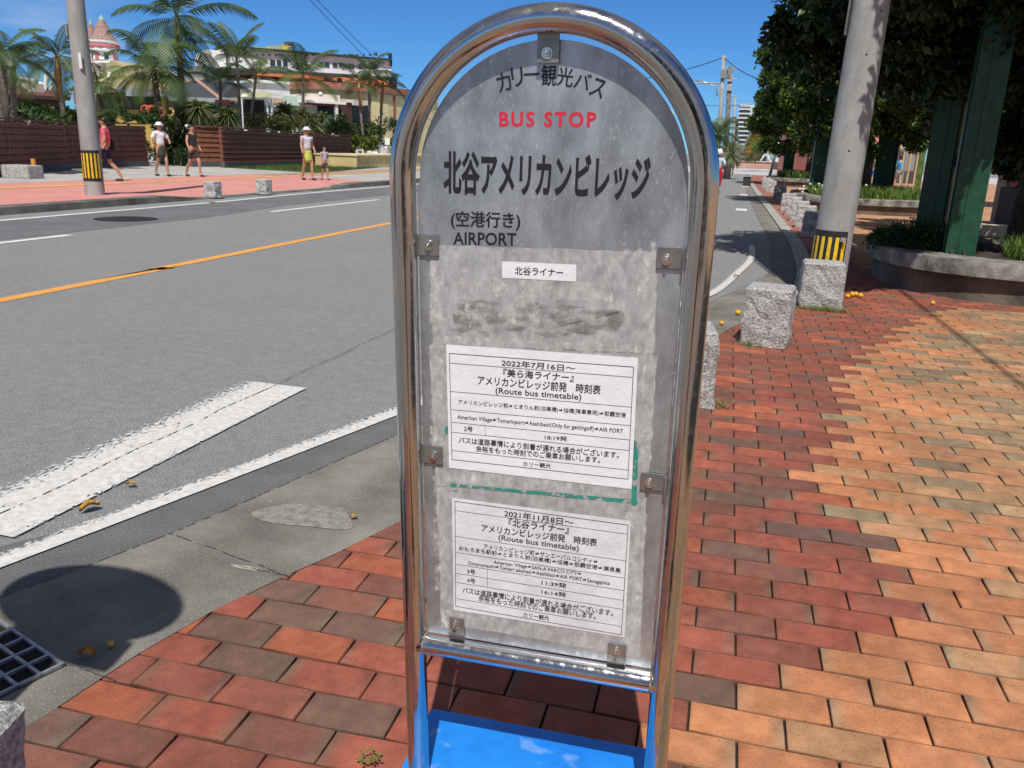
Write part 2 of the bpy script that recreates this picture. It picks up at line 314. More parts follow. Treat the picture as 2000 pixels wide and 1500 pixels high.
def pick(t,rr):
    s=rr.random()*sum(w for _,w in t)
    for c,w in t:
        s-=w
        if s<=0: return c
    return t[-1][0]
EDGE_TONE=(.17,.145,.095)
def paving(name,y0,y1,x1f,step=1):
    rr=random.Random(5); V=[];F=[];C=[]
    jmax=int((y1-BY)/BW)+8; jmin=int((y0-BY)/BW)-8
    for j in range(jmin,jmax):
        for i in range(-60,80):
            u=(i*2+(j%2))*BL/2+BL/2; v=j*BW+BW/2
            cx=BX+cb*u-sb*v; cy=BY+sb*u+cb*v
            if cy<y0 or cy>y1 or cx>x1f(cy): continue
            e=lerp_poly(EDGE,cy)
            if cx<e-.16: continue
            zb=lerp_poly(zone,cy) if cy<zone[-1][1] else 99
            if cy>=zone[-1][1]:
                tab=ORG if math.sin(cx*1.3+cy*.9)+rr.uniform(-.6,.6)>.2 and cx>lerp_poly(EDGE,cy)+.6 else RED
            else: tab=RED if cx<zb else (ORG if cx<zb+.42+.16*math.sin(cy*4) else TAN)
            c=np.array(pick(tab,rr)); c=c*rr.uniform(.88,1.12)
            eg=np.array(EDGE_TONE)*(1 if tab is RED else 1.9)
            kk=[rr.uniform(0,.75)*(rr.random()<.75),rr.uniform(0,.12),rr.uniform(0,.12),rr.uniform(0,.75)*(rr.random()<.75)]
            g=.0027 if tab is RED else .0030; hx=BL/2-g; hy=BW/2-g; b=.0025; zt=.004+rr.uniform(-.0018,.0018); ru=rr.uniform(-.004,.004)
            n=len(V)
            xs=[-hx+b,-hx*.62,hx*.62,hx-b]
            def P(a,bb,z):
                a2=a; b2=bb+ru*a/hx; uu=u+a2+rr.uniform(-.0007,.0007); vv=v+b2+rr.uniform(-.0007,.0007); V.append((BX+cb*uu-sb*vv,BY+sb*uu+cb*vv,z))
            for s in (-1,1):
                for q,xx in enumerate(xs):
                    P(xx,s*(hy-b),zt); C.append(tuple(c*(1-kk[q])+eg*kk[q]))
            for (a,bb) in ((-hx,-hy),(hx,-hy),(hx,hy),(-hx,hy)):
                P(a,bb,zt-b); C.append(tuple(c*.45+eg*.10))
            for (a,bb) in ((-hx,-hy),(hx,-hy),(hx,hy),(-hx,hy)):
                P(a,bb,-.012); C.append(tuple(c*.25))
            q=n
            F+= [(q,q+1,q+5,q+4),(q+1,q+2,q+6,q+5),(q+2,q+3,q+7,q+6)]
            F+= [(q+8,q+9,q+3,q),(q+9,q+10,q+7,q+3),(q+10,q+11,q+4,q+7),(q+11,q+8,q,q+4)]
            F+= [(q+12,q+13,q+9,q+8),(q+13,q+14,q+10,q+9),(q+14,q+15,q+11,q+10),(q+15,q+12,q+8,q+11)]
    C=np.c_[np.array(C),np.ones(len(C))]
    return np_mesh(name,np.array(V),np.array(F),M_brick,cols=C)
M_brick=mat('paving_brick',(1,1,1),rough=.78,var=.16,scale=14,detail=9,bump=.28,bscale=130,attr='Col',spec=.3,speck=(150,.6,(.07,.045,.03)),fine=(330,.84,1.14),grime=(1.7,.80,1.10))
tag(paving('brick_pavement',-.6,14.,lambda y:1.4+.42*max(0,y)),kind='structure')
sheet('paving_joints',resample([(x+.0,y) for x,y in EDGE if y<15],.3)+[(8,15.5),(8,-8)],-.0085,mat('joint_grit',(.022,.018,.014),rough=.95,var=.3,scale=90,speck=(160,.5,(.22,.19,.15))))
def brick_tex_mat(name,c1,c2,mortar,scale,w=.5,hgt=.25,msize=.02,var=None):
    m=mat(name,c1,rough=.85); nt=m.node_tree; L=nt.links.new; b=nt.nodes['Principled BSDF']
    tc=nd(nt,'ShaderNodeTexCoord'); bt=nd(nt,'ShaderNodeTexBrick'); bt.inputs['Scale'].default_value=scale
    bt.inputs['Color1'].default_value=c1+(1,); bt.inputs['Color2'].default_value=c2+(1,); bt.inputs['Mortar'].default_value=mortar+(1,)
    bt.inputs['Mortar Size'].default_value=msize; bt.inputs['Brick Width'].default_value=w; bt.inputs['Row Height'].default_value=hgt
    n=nd(nt,'ShaderNodeTexNoise',Scale=.7,Detail=3); L(tc.outputs['Object'],n.inputs[0]); L(tc.outputs['Object'],bt.inputs[0])
    hs=nd(nt,'ShaderNodeMixRGB',blend_type='MIX'); hs.inputs[2].default_value=(var or c2)+(1,)
    rp=nd(nt,'ShaderNodeValToRGB'); rp.color_ramp.elements[0].position=.45; rp.color_ramp.elements[1].position=.6; rp.color_ramp.elements[1].color=(.6,.6,.6,1)
    L(n.outputs[0],rp.inputs[0]); L(rp.outputs[0],hs.inputs[0]); L(bt.outputs[0],hs.inputs[1]); L(hs.outputs[0],b.inputs['Base Color']); return m
M_farbr=brick_tex_mat('far_brick',(.52,.23,.11),(.44,.26,.13),(.25,.17,.11),2.1,var=(.50,.32,.17))
M_backbr=brick_tex_mat('back_brick',(.25,.145,.11),(.23,.17,.12),(.15,.12,.09),2.1,var=(.22,.17,.14))
fb=[(x,y) for x,y in EDGE if y>13.9]; fb=[(lerp_poly(EDGE,14.),14.)]+[p for p in fb if p[1]>14]
sheet('far_pavement',fb+[(-.5,66),(60,66),(60,14)],-.001,M_farbr)
fr=[p for p in fb]; sheet('far_red_paving',fr+[(x+.8,y) for x,y in fr[::-1]],.003,brick_tex_mat('far_red_brick',(.36,.12,.075),(.30,.11,.075),(.15,.09,.07),2.1,var=(.30,.15,.10)))
sheet('side_pavement',[(8.2,-8),(60,-8),(60,14),(8.2,14)],-.001,M_farbr)
sheet('near_side_pavement',[(1.6,-30),(8.2,-30),(8.2,-.6),(1.6,-.6)],-.0015,M_backbr)
sheet('back_pavement',[(-1.66,-30),(1.6,-30),(1.6,-.6),(-1.66,-.6)],-.001,M_backbr)
sheet('right_pavement',[(7.2,-.6),(8.3,-.6),(8.3,14),(7.2,14)],-.002,M_farbr)
# ------------------------------------------------------------------ far (left) footway with dropped kerb
def dip(y):
    if 15.4<y<24.5:
        t=min((y-15.4)/1.6,1,(24.5-y)/1.8); t=max(0,min(1,t)); return t*t*(3-2*t)
    return 0
def fz(x,y):
    k=max(0,min(1,(x+15.6)/3.0)); return .125-.10*dip(y)*k
def fsheet(name,xa,xb,y0,y1,dz,m,kind='structure',xf=None):
    ys=np.arange(y0,y1+.01,.5); xs=np.linspace(0,1,9); V=[];F=[]
    for y in ys:
        a,b=(xf(y) if xf else (xa,xb))
        for t in xs: x=a+(b-a)*t; V.append((x,y,fz(x,y)+dz))
    for i in range(len(ys)-1):
        for j in range(8): q=i*9+j; F.append((q,q+1,q+10,q+9))
    o=np_mesh(name,np.array(V),np.array(F),m); return tag(o,kind=kind)
M_fwc=mat('footway_concrete',(.44,.43,.40),rough=.9,var=.12,scale=.8,bump=.2,bscale=60)
M_redtile=brick_tex_mat('red_tile',(.66,.25,.22),(.56,.22,.20),(.45,.25,.22),2.2,var=(.60,.30,.24))
fsheet('far_footway',-45,-12.42,-30,90,0,M_fwc,xf=lambda y:(-45,-12.42))
fsheet('red_tiled_footway',0,0,-30,27.5,.005,M_redtile,xf=lambda y:(-17.8,-12.65 if y<26 else -12.65-(y-26)*1.5))
fsheet('brown_tiled_footway',0,0,27,80,.006,mat('brown_tile',(.45,.26,.18),var=.15,scale=1),xf=lambda y:(-17.6,-16.3))
fsheet('tactile_line',0,0,-30,80,.012,mat('yellow_tile',(.78,.46,.10),rough=.8,var=.15,scale=3),xf=lambda y:(-16.35,-16.05))
def kerbrun(y0,y1):
    m=MB(); y=y0
    while y<y1:
        x=-12.40; x2=-12.22; e=min(y+.58,y1)
        z0=fz(x,y)+.004; z1=fz(x,e)+.004
        m.add([(x-.22,y,-.02),(x2,y,-.02),(x2,e,-.02),(x-.22,e,-.02),(x-.22,y,z0),(x2-.03,y,z0),(x2-.03,e,z1),(x-.22,e,z1)],[(4,5,6,7),(0,1,5,4),(1,2,6,5),(2,3,7,6),(3,0,4,7)]); y+=.6
    return m
tag(kerbrun(-20,80).build('far_kerb',mat('old_kerb',(.16,.155,.135),rough=.9,var=.3,scale=1.7,bump=.4,bscale=30)),kind='structure')
gr=[G(437,327,.13),G(500,331,.13),G(620,338,.13),G(755,326,.13),G(760,318,.13),G(683,316,.13)]
M_grass=mat('grass_blade',(.10,.17,.035),rough=.8,var=.3,scale=2,trans=.3)
sheet('grass_bed',[(p.x,p.y) for p in gr],.136,mat('grass_soil',(.10,.13,.04),var=.3,scale=3,rough=.95))
def inpoly(x,y,P):
    c=False
    for a,b in zip(P,P[1:]+P[:1]):
        if (a[1]>y)!=(b[1]>y) and x<(b[0]-a[0])*(y-a[1])/(b[1]-a[1])+a[0]: c=not c
    return c
V=[];F=[];gp=[(p.x,p.y) for p in gr]
bx=[min(p[0] for p in gp),max(p[0] for p in gp)];by=[min(p[1] for p in gp),max(p[1] for p in gp)]
while len(F)<9000:
    x=random.uniform(*bx);y=random.uniform(*by)
    if not inpoly(x,y,gp): continue
    a=random.uniform(0,6.28);w_=.012;hh=random.uniform(.06,.16);n=len(V);lx,ly=random.uniform(-.05,.05),random.uniform(-.05,.05)
    V+=[(x-w_*math.cos(a),y-w_*math.sin(a),.13),(x+w_*math.cos(a),y+w_*math.sin(a),.13),(x+lx,y+ly,.13+hh)];F.append((n,n+1,n+2))
tag(np_mesh('grass',np.array(V),np.array(F),M_grass),'short green lawn strip along the foot of the brown slatted fence','lawn',kind='stuff')
# ================================================================== BUS STOP SIGN
SM=Matrix(((0.99918254,-0.03965734,-0.00784537),(0.03927875,0.9982753,-0.04363031),(0.00956210,0.04328648,0.99901694)))
SO=Vector((-0.32943338,1.34223923,1.3424825)); H0=1.336
base_pt=SO+SM@Vector((0,0,-H0))
sign=empty('bus_stop_sign',None,'arched stainless steel bus stop sign with two white timetables standing on a blue base','bus stop sign',mw=Matrix.Translation(base_pt)@SM.to_4x4())
Si=SM.transposed()
DY=.009     # the panel sits a little behind the middle of the tube
def SL(px,py,y0=.004):
    y0=y0+DY
    o=Si@(CAM-SO); d=Si@ray(px,py); t=(y0-o.y)/d.y; q=o+d*t; return q.x,q.z+H0
M_steel=mat('polished_steel',(.56,.565,.57),rough=.13,metal=1.,var=.05,scale=30,bump=.012,bscale=40,stretch=(1,1,.25))
nt=M_steel.node_tree
n=nd(nt,'ShaderNodeTexNoise',Scale=60.,Detail=8,Roughness=.7); r_=nd(nt,'ShaderNodeMapRange'); r_.inputs[1].default_value=.45;r_.inputs[2].default_value=.75;r_.inputs[3].default_value=.09;r_.inputs[4].default_value=.34
tcc=nd(nt,'ShaderNodeTexCoord'); nt.links.new(tcc.outputs['Object'],n.inputs[0]); nt.links.new(n.outputs[0],r_.inputs[0]); nt.links.new(r_.outputs[0],nt.nodes['Principled BSDF'].inputs['Roughness'])
R=.25; TR=.0222
arc=[(-R,0,z) for z in np.linspace(.03,H0-.02,30)]+[(R*math.cos(a),0,H0+R*math.sin(a)) for a in np.linspace(math.pi,0,61)]+[(R,0,z) for z in np.linspace(H0-.02,.03,30)]
MB().tube(arc,TR,32).build('frame',M_steel,sign,smooth=True)
zb=H0-.9195
m=MB(); ys=np.linspace(-R+.004,R-.004,24); m.tube([(x,0,zb) for x in ys],TR*.93,28); m.build('crossbar',M_steel,sign,smooth=True)
M_weld=mat('weld',(.5,.42,.3),rough=.5,metal=.8,var=.3,scale=120,bump=.5,bscale=300)
for s in (-1,1):
    MB().tube([(s*(R-TR*1.0),TR*.93*math.cos(a)*1.02,zb+TR*.93*math.sin(a)*1.02) for a in np.linspace(0,2*math.pi,25)],.0022,8,caps=False).build('weld_bead',M_weld,sign,smooth=True)
# panel
M_alu=mat('panel_aluminium',(.56,.61,.65),rough=.42,metal=.78,var=.16,scale=7,detail=9,bump=.05,bscale=70,stretch=(1.6,1,.8),speck=(130,.7,(.86,.88,.9)),grime=(14,.88,1.08))
PR=.2242
out=[(-.2285,H0-.9000)]+[(-.2285+.0015*0,H0-.02)]+[(PR*math.cos(a),H0+.2205*math.sin(a)) for a in np.linspace(math.pi,0,49)]+[(.2262,H0-.02),(.2262,H0-.9000)]
MB().prismy(out,.004,.0065).build('panel',M_alu,sign)
# fonts
def font_geo(body,bold=0.,sp=1.):
    c=bpy.data.curves.new('txt','FONT'); c.body=body; c.offset=bold; c.resolution_u=3; c.space_character=sp
    o=bpy.data.objects.new('txt',c); col_.objects.link(o); bpy.context.view_layer.update()
    me=bpy.data.meshes.new_from_object(o.evaluated_get(bpy.context.evaluated_depsgraph_get()))
    V=np.array([v.co for v in me.vertices])[:,:2]; F=[tuple(p.vertices) for p in me.polygons]
    bpy.data.objects.remove(o); bpy.data.curves.remove(c); bpy.data.meshes.remove(me); return V,F
def put(mb,body,TL,TRt,BL,y,bold=0.,sp=1.,conv=None,big=False):
    V,F=font_geo(body,bold if big else 0.,sp); lo=V.min(0);hi=V.max(0)
    if bold and not big:      # printed a few times slightly shifted = bold face
        n=len(V); sh=[(0,0),(bold*1.6,0),(-bold*1.6,0),(0,bold*1.2),(0,-bold*1.2)]; V0=V; F0=F; V=np.concatenate([V0+np.array(q) for q in sh]); F=[tuple(i+k*n for i in f) for k in range(len(sh)) for f in F0]; yy=np.repeat(np.arange(len(sh))*2e-5,n)
    else: yy=np.zeros(len(V))
    U=(V-lo)/(hi-lo)
    f=conv or (lambda p:SL(p[0],p[1],y))
    a,b,c=[np.array(f(p)) for p in (TL,TRt,BL)]
    P=[c+(b-a)*u+(a-c)*v for u,v in U]
    mb.add([(p[0],y-q_,p[1]) for p,q_ in zip(P,yy)],F); return mb
M_ink=mat('black_ink',(.018,.018,.022),rough=.45,var=.1,scale=60)
M_red=mat('red_ink',(.72,.03,.06),rough=.4,var=.1,scale=40)
YT=.0034
m=put(MB(),'北谷アメリカンビレッジ',(866,294),(1273,304),(866,379),YT,.032,big=True); m.build('stop_name_lettering',M_ink,sign)
put(MB(),'BUS STOP',(975,218),(1165,218.5),(975,247.5),YT,.03,1.25,big=True).build('bus_stop_lettering',M_red,sign)
m=MB()
for ch,cx_,cy_,ww,hh,rot in (('カ',984,160,27,36,-14),('リ',1010,150.5,22,37,-6),('ー',1038,145,29,4,-3),('観',1072,147,29,41,3),('光',1104,150,31,37,7),('バ',1138,158,31,32,13),('ス',1168,172,27,36,20)):
    a=R_(rot); ex=(math.cos(a),math.sin(a)); ey=(-math.sin(a),math.cos(a))
    def q(u,v): return (cx_+ex[0]*u*ww/2+ey[0]*v*hh/2,cy_+ex[1]*u*ww/2+ey[1]*v*hh/2)
    put(m,ch,q(-1,-1),q(1,-1),q(-1,1),YT,.008)
m.build('company_name_lettering',M_ink,sign)
m=put(MB(),'(空港行き)',(881,412),(1016,415),(881,447),YT,.014); put(m,'AIRPORT',(885,453),(1009,455),(885,478),YT,.018,1.02,big=True); m.build('destination_lettering',M_ink,sign)
# sticker + timetables
M_paper=mat('paper',(.88,.88,.91),rough=.30,var=.035,scale=9,bump=.22,bscale=7,spec=.4)
M_paper2=mat('paper_damp',(.80,.80,.83),rough=.36,var=.10,scale=9,bump=.25,bscale=9,detail=8)
M_print=mat('print_ink',(.035,.035,.04),rough=.5,var=.2,scale=80)
def paperq(name,pts,y,mt):
    q=[SL(*p,y) for p in pts]; return MB().prismy([q[3],q[2],q[1],q[0]],y,y+.0003).build(name,mt,sign)
def line(mb,p0,p1,wd,y):
    a=Vector(SL(*p0,y)); b=Vector(SL(*p1,y)); t=(b-a).normalized(); n=Vector((-t.y,t.x))*wd/2
    mb.add([(q.x,y,q.y) for q in (a-n,b-n,b+n,a+n)],[(0,1,2,3)])
stk=paperq('route_sticker',[(980.5,510.6),(1125.5,517),(1125,550),(981,542.5)],.0034,M_paper)
put(MB(),'北谷ライナー',(1006,521),(1100,525),(1006,536.5),.0031,.012).build('print',M_print,stk)
def c3(x,y): return (800+x*.28,660+y*.28)
def c4(x,y): s=580/1977; return (780+x*s,940+y*s)
def sheetpaper(name,C,cn,frame,hl,dv,texts,mt,label):
    pp=paperq(name,[C(*p) for p in cn],.0032,mt); pp['label']=label
    y=.0028; m=MB(); f=[C(*p) for p in frame]
    for a,b in zip(f,f[1:]+f[:1]): line(m,a,b,.0011,y)
    for a,b in hl: line(m,C(*a),C(*b),.0008,y)
    line(m,C(*dv[0]),C(*dv[1]),.0007,y)
    for body,TL,TRt,BL,bo in texts: put(m,body,C(*TL),C(*TRt),C(*BL),y,bo)
    m.build('print',M_print,pp); return pp
sheetpaper('timetable',c3,[(255,45),(1593,140),(1548,1055),(275,905)],[(277,108),(1562,203),(1523,985),(296,848)],
 [((277,175),(1560,275)),((286,373),(1545,483)),((292,500),(1540,612)),((293,588),(1535,712)),((295,657),(1530,785)),((297,785),(1527,922))],((527,611),(527,680)),
 [('2022年7月16日～',(643,150),(1157,190),(641,195),.010),('『美ら海ライナー』',(655,214),(1145,250),(653,270),.012),('アメリカンビレッジ前発　時刻表',(478,262),(1335,330),(476,325),.012),
  ('(Route bus timetable)',(600,345),(1198,392),(600,397),.008),('アメリカンビレッジ前⇒とまりん前(泊高橋)⇒旭橋(降車専用)⇒那覇空港',(340,428),(1510,522),(340,466),.006),
  ('American Village⇒Tomarinport⇒Asahibasii(Only for gettingoff)⇒AIR PORT',(333,536),(1490,636),(333,572),.006),('2号',(380,615),(440,621),(380,651),.01),('18:19発',(943,677),(1098,688),(943,709),.008),
  ('バスは道路事情により到着が遅れる場合がございます。',(345,688),(1463,794),(344,733),.010),('余裕をもった時刻でのご乗車お願いします。',(463,750),(1330,830),(462,793),.010),('カリー観光',(793,860),(985,877),(792,893),.01)],M_paper,
 'white laminated timetable dated 2022, the upper of the two')
sheetpaper('timetable',c4,[(350,110),(1540,265),(1500,1040),(362,856)],[(370,133),(1523,292),(1478,1022),(375,832)],
 [((372,195),(1518,352)),((374,367),(1508,530)),((376,473),(1500,645)),((376,552),(1495,728)),((376,612),(1490,793)),((377,672),(1487,853)),((378,780),(1480,967))],((587,585),(585,705)),
 [('2021年11月8日～',(700,190),(1160,254),(698,234),.010),('『北谷ライナー』',(730,246),(1130,297),(727,300),.012),('アメリカンビレッジ前発　時刻表',(548,284),(1318,383),(546,334),.012),
  ('(Route bus timetable)',(660,355),(1195,428),(659,401),.008),('アメリカンビレッジ前⇒サンエーパルコシティ⇒',(562,415),(1322,518),(560,449),.008),('おもろまち駅前⇒とまりん前(泊高橋)⇒旭橋⇒那覇空港⇒瀬長島',(398,429),(1475,579),(396,464),.008),
  ('American Village⇒SAN-A PARCO CITY⇒',(628,526),(1213,606),(627,554),.008),('Omoromachi⇒Tomari takahasi⇒Asahibasi⇒AIR PORT⇒Senagajima',(458,532),(1402,668),(457,562),.008),
  ('3号',(450,583),(505,590),(450,615),.01),('11:39発',(948,657),(1112,680),(947,690),.01),('4号',(450,643),(505,650),(450,675),.01),('16:14発',(947,720),(1110,742),(946,751),.01),
  ('バスは道路事情により到着が遅れる場合がございます。',(422,703),(1425,857),(420,744),.010),('余裕をもった時刻でのご乗車お願いします。',(528,756),(1310,878),(526,797),.010),('カリー観光',(825,872),(998,895),(824,904),.01)],M_paper2,
 'slightly stained timetable dated 2021, the lower of the two')
# tape, residue, stains
def patch(name,rect,y,mt,jag=.0015,n=14,rng=random.Random(3)):
    (x0,y0),(x1,y1),(x2,y2),(x3,y3)=rect; P=[]
    cs=[Vector(SL(*p,y)) for p in rect]
    for i in range(4):
        a,b=cs[i],cs[(i+1)%4]
        for k in range(n): p=a.lerp(b,k/n); P.append((p.x+rng.uniform(-jag,jag),p.y+rng.uniform(-jag,jag)))
    MB().add([(p[0],y,p[1]) for p in P[::-1]],[tuple(range(len(P)))]).build(name,mt,sign)
M_res=worn('tape_residue',(.80,.80,.77),.45,soft=.26,scale=55,stretch=(1.2,1,.9),rough=.6,var=.1)
M_res2=worn('tape_film',(.70,.705,.70),.20,soft=.62,scale=52,stretch=(1.5,1,.8),rough=.25,var=.10)
M_stain=worn('brown_stain',(.26,.235,.205),.44,soft=.34,scale=36,stretch=(.6,1,1.6),rough=.55,var=.2)
def rc(a,b,c,d,sk=0): return [(a,b),(c,b+sk),(c,d+sk),(a,d)]
patch('tape_film',[(838,478),(1284,492),(1278,690),(846,672)],.00385,M_res2)
patch('tape_film',[(838,672),(1284,694),(1262,985),(852,948)],.00386,M_res2)
patch('tape_film',[(852,950),(1262,985),(1250,1285),(862,1215)],.00387,M_res2)
patch('stain',[(890,582),(1222,606),(1215,660),(884,648)],.0037,M_stain,.007)
patch('tape_residue',[(838,528),(866,530),(866,912),(842,910)],.0036,M_res)
patch('tape_residue',[(1243,470),(1279,474),(1276,700),(1249,700)],.00361,M_res)
patch('tape_residue',[(1254,700),(1282,702),(1272,905),(1250,903)],.00362,M_res)
patch('tape_residue',[(898,543),(1200,556),(1195,590),(900,576)],.0036,M_res)
patch('tape_residue',[(848,655),(1275,676),(1275,694),(848,671)],.0036,M_res)
patch('tape_residue',[(1210,470),(1280,472),(1278,500),(1210,497)],.00355,M_res)
patch('tape_residue',[(1222,1002),(1264,1004),(1248,1262),(1214,1255)],.00362,M_res)
patch('tape_residue',[(872,916),(1235,958),(1233,975),(874,940)],.0036,M_res)
patch('tape_residue',[(862,1190),(915,1196),(910,1232),(858,1226)],.0036,M_res)
M_gt=worn('green_tape',(.04,.30,.24),.45,soft=.04,scale=70,rough=.35)
patch('green_tape',[(1238,858),(1247,868),(1243,988),(1233,986)],.0033,M_gt,.0006)
patch('green_tape',[(880,944),(1245,977),(1245,985),(880,949)],.0034,M_gt,.0008)
patch('green_tape',[(880,944),(893,945),(892,960),(880,959)],.0033,M_gt,.0005)
patch('green_tape',[(869,834),(876,832),(876,848),(870,846)],.0033,M_gt,.0005)
patch('tape_residue',[(1000,590),(1060,594),(1050,640),(985,636)],.00365,M_res,.004)
patch('tape_residue',[(905,585),(935,587),(960,650),(915,640)],.00366,M_res,.003)
patch('tape_residue',[(846,930),(868,932),(872,1180),(850,1170)],.0036,M_res)
# brackets
M_br=mat('bracket_steel',(.33,.335,.33),rough=.36,metal=.7,var=.12,scale=30,bump=.03,bscale=120)
M_bolt=mat('bolt_steel',(.72,.70,.66),rough=.2,metal=1.,var=.05)
def bracket(px0,py0,px1,py1,side,bx,by):
    a=SL(px0,py0,0);b=SL(px1,py1,0); x0,x1=sorted((a[0],b[0])); z0,z1=sorted((a[1],b[1]))
    m=MB().bbox(x0,x1,-.0015,.0008,z0,z1,.0006)
    if side in('L','R'):
        xl=x0 if side=='L' else x1; s=-1 if side=='L' else 1
        m.bbox(min(xl,xl+s*.006),max(xl,xl+s*.006),-.012,.0012,z0,z1,.0008); m.bbox(x0,x1,.0008,.0034,z0-.002,z0+.001,.0004)
    else:
        zl=z1 if side=='T' else z0; s=1 if side=='T' else -1
        m.bbox(x0,x1,-.0015,.0012,min(zl,zl+s*.012),max(zl,zl+s*.012),.0006)
        m.bbox(x0,x1,-.010,.0008,z0-.0012,z0+.0012,.0006)
    br=m.build('bracket',M_br,sign)
    c=SL(bx,by,0); k=MB()
    def disc(r,y0,y1,seg): 
        n=len(k.v); vs=[(c[0]+r*math.cos(2*math.pi*i/seg),y,c[1]+r*math.sin(2*math.pi*i/seg)) for y in (y0,y1) for i in range(seg)]
        k.add(vs,[tuple(range(seg)),tuple(range(2*seg-1,seg-1,-1))]+[(i,seg+i,seg+(i+1)%seg,(i+1)%seg) for i in range(seg)])
    disc(.0092,-.0028,-.0014,24); disc(.0066,-.0075,-.0028,6); disc(.0034,-.0115,-.0075,14); disc(.0024,-.0128,-.0115,12)
    k.build('bolt',M_bolt,br,bev=.0006)
bracket(815,457,857,500,'L',838,479); bracket(1284,482,1332,526,'R',1302,507)
bracket(823,868,865,907,'L',848,889); bracket(1252,922,1297,960,'R',1268,943)
bracket(1050,76,1092,122,'T',1069,104); bracket(878,1204,907,1236,'B',889,1219); bracket(1188,1254,1222,1291,'B',1204,1270)
for o in list(sign.children):
    if o.name.split('.')[0] not in('frame','crossbar','weld_bead'): o.location.y=DY
# blue base
M_blue=mat('blue_paint',(.008,.20,.72),rough=.38,var=.1,scale=5,detail=8,bump=.05,bscale=30,col2=(.02,.27,.82),speck=(12,.55,(.42,.60,.82)),grime=(18,.86,1.06))
MB().bbox(-.295,.262,-.24,.205,.004,.082,.014).build('base',M_blue,sign,smooth=True,angle=40)
# neighbouring round-headed bus stop pole just outside the frame (its shadow falls into the picture)
T=math.tan(R_(SUN_EL)); sx,sy=-math.sin(R_(SUN_AZ))/T,math.cos(R_(SUN_AZ))/T
dc=G(182,1173); hz_=2.05; bp=(dc.x-sx*hz_-.0,dc.y-sy*hz_)
b2=empty('bus_stop_pole',(bp[0],bp[1],0),'round headed bus stop pole at the kerb just left of the picture','bus stop pole')
m=MB().tube([(0,.02,.05),(0,.02,2.3)],.024,12); m.build('pole',M_steel,b2,smooth=True)
def disk(r,y0,y1,z,seg=40):
    k=MB(); vs=[(r*math.cos(2*math.pi*i/seg),y,z+r*math.sin(2*math.pi*i/seg)) for y in (y0,y1) for i in range(seg)]
    return k.add(vs,[tuple(range(seg)),tuple(range(2*seg-1,seg-1,-1))]+[(i,seg+i,seg+(i+1)%seg,(i+1)%seg) for i in range(seg)])
disk(.315,-.012,.0,hz_).build('round_plate',mat('cream_enamel',(.7,.68,.6),rough=.4),b2)
MB().bbox(-.14,.25,-.03,.01,1.63,1.80,.01).build('name_board',mat('cream_enamel',(.7,.68,.6)),b2)
MB().bbox(-.45,.07,-.03,.01,1.02,1.55,.09).build('timetable_case',M_br,b2)
MB().lathe([(.001,.12),(.17,.11),(.21,.03),(.21,0)],(0,0,0),28).build('base',M_conc,b2,smooth=True,angle=40)
# ================================================================== STONES, POLES
M_gran=mat('granite',(.56,.555,.54),rough=.8,var=.36,scale=75,detail=6,bump=1.0,bscale=55,speck=(60,.7,(.84,.83,.80)),coords='Object')
M_gran2=mat('granite_far',(.50,.49,.48),rough=.85,var=.25,scale=14,bump=.8,bscale=30,speck=(60,.5,(.75,.74,.73)))
def stone_mesh(w,d,h,seed,amp=.018):
    rr=random.Random(seed); bm=bmesh.new(); bmesh.ops.create_cube(bm,size=1)
    for v in bm.verts: v.co=Vector((v.co.x*w,v.co.y*d,(v.co.z+.5)*h))
    bmesh.ops.bevel(bm,geom=[e for e in bm.edges],offset=.016,segments=1,affect='EDGES')
    bmesh.ops.subdivide_edges(bm,edges=bm.edges[:],cuts=7,use_grid_fill=True)
    from mathutils import noise
    for v in bm.verts:
        p=v.co*9+Vector((seed*3.1,0,0)); k=min(1,max(0,(h-.012-v.co.z)/.05)); n=noise.noise(p)*.65+noise.noise(p*2.7)*.35
        dr=Vector((v.co.x/w,v.co.y/d,0)); 
        if dr.length>0: v.co+=dr.normalized()*n*amp*2*k
        v.co.z+=noise.noise(p*2)*.002
        v.co.x*=1+.06*(1-v.co.z/h)*rr.uniform(.9,1.1)
    me=bpy.data.meshes.new('stone'); bm.to_mesh(me); bm.free(); return me
SG='rough granite block bollards along the kerb'
def stone(x,y,w,d,h,rz,seed,label,m=M_gran,z=0,group=SG):
    o=bpy.data.objects.new('stone_bollard',stone_mesh(w,d,h,seed)); o.data.materials.append(m); col_.objects.link(o)
    o.location=(x,y,z-.01); o.rotation_euler=(0,0,rz); return tag(o,label,'stone bollard',group)
a=G(1446,677);b=G(1541,681); stone((a.x+b.x)/2+.0,(a.y+b.y)/2+.15,(b-a).length*.92,.33,.46,-.12,1,'rough granite block standing alone nearest the sign on its right, weeds at its foot')
a=G(1563,603);b=G(1638,605); stone((a.x+b.x)/2,(a.y+b.y)/2+.16,(b-a).length,.33,.45,.0,2,'rough granite block in front of the striped concrete pole')
a=G(1366,800); stone(a.x-.145,a.y+.16,.37,.33,.46,.15,3,'rough granite block half hidden behind the right post of the sign')
a=G(60,1402,.45); stone(a.x-.21,a.y-.17,.40,.36,.45,.25,4,'rough granite block cut off by the bottom left corner of the photo')
row=[(1587,464,'nearest'),(1572,446,'second nearest'),(1560,433,'third'),(1548,421,'fourth'),(1539,412,'fifth'),(1522,389,'sixth, set apart,'),(1505,376,'seventh'),(1500,371,'eighth'),(1496,367,'farthest')]
for i,(px,py,nm) in enumerate(row):
    p=G(px,py); stone(p.x,p.y+.15,.37,.34,.46,-.08,5+i%4,'granite block in the receding row beyond the striped pole, %s of that row'%nm,M_gran2)
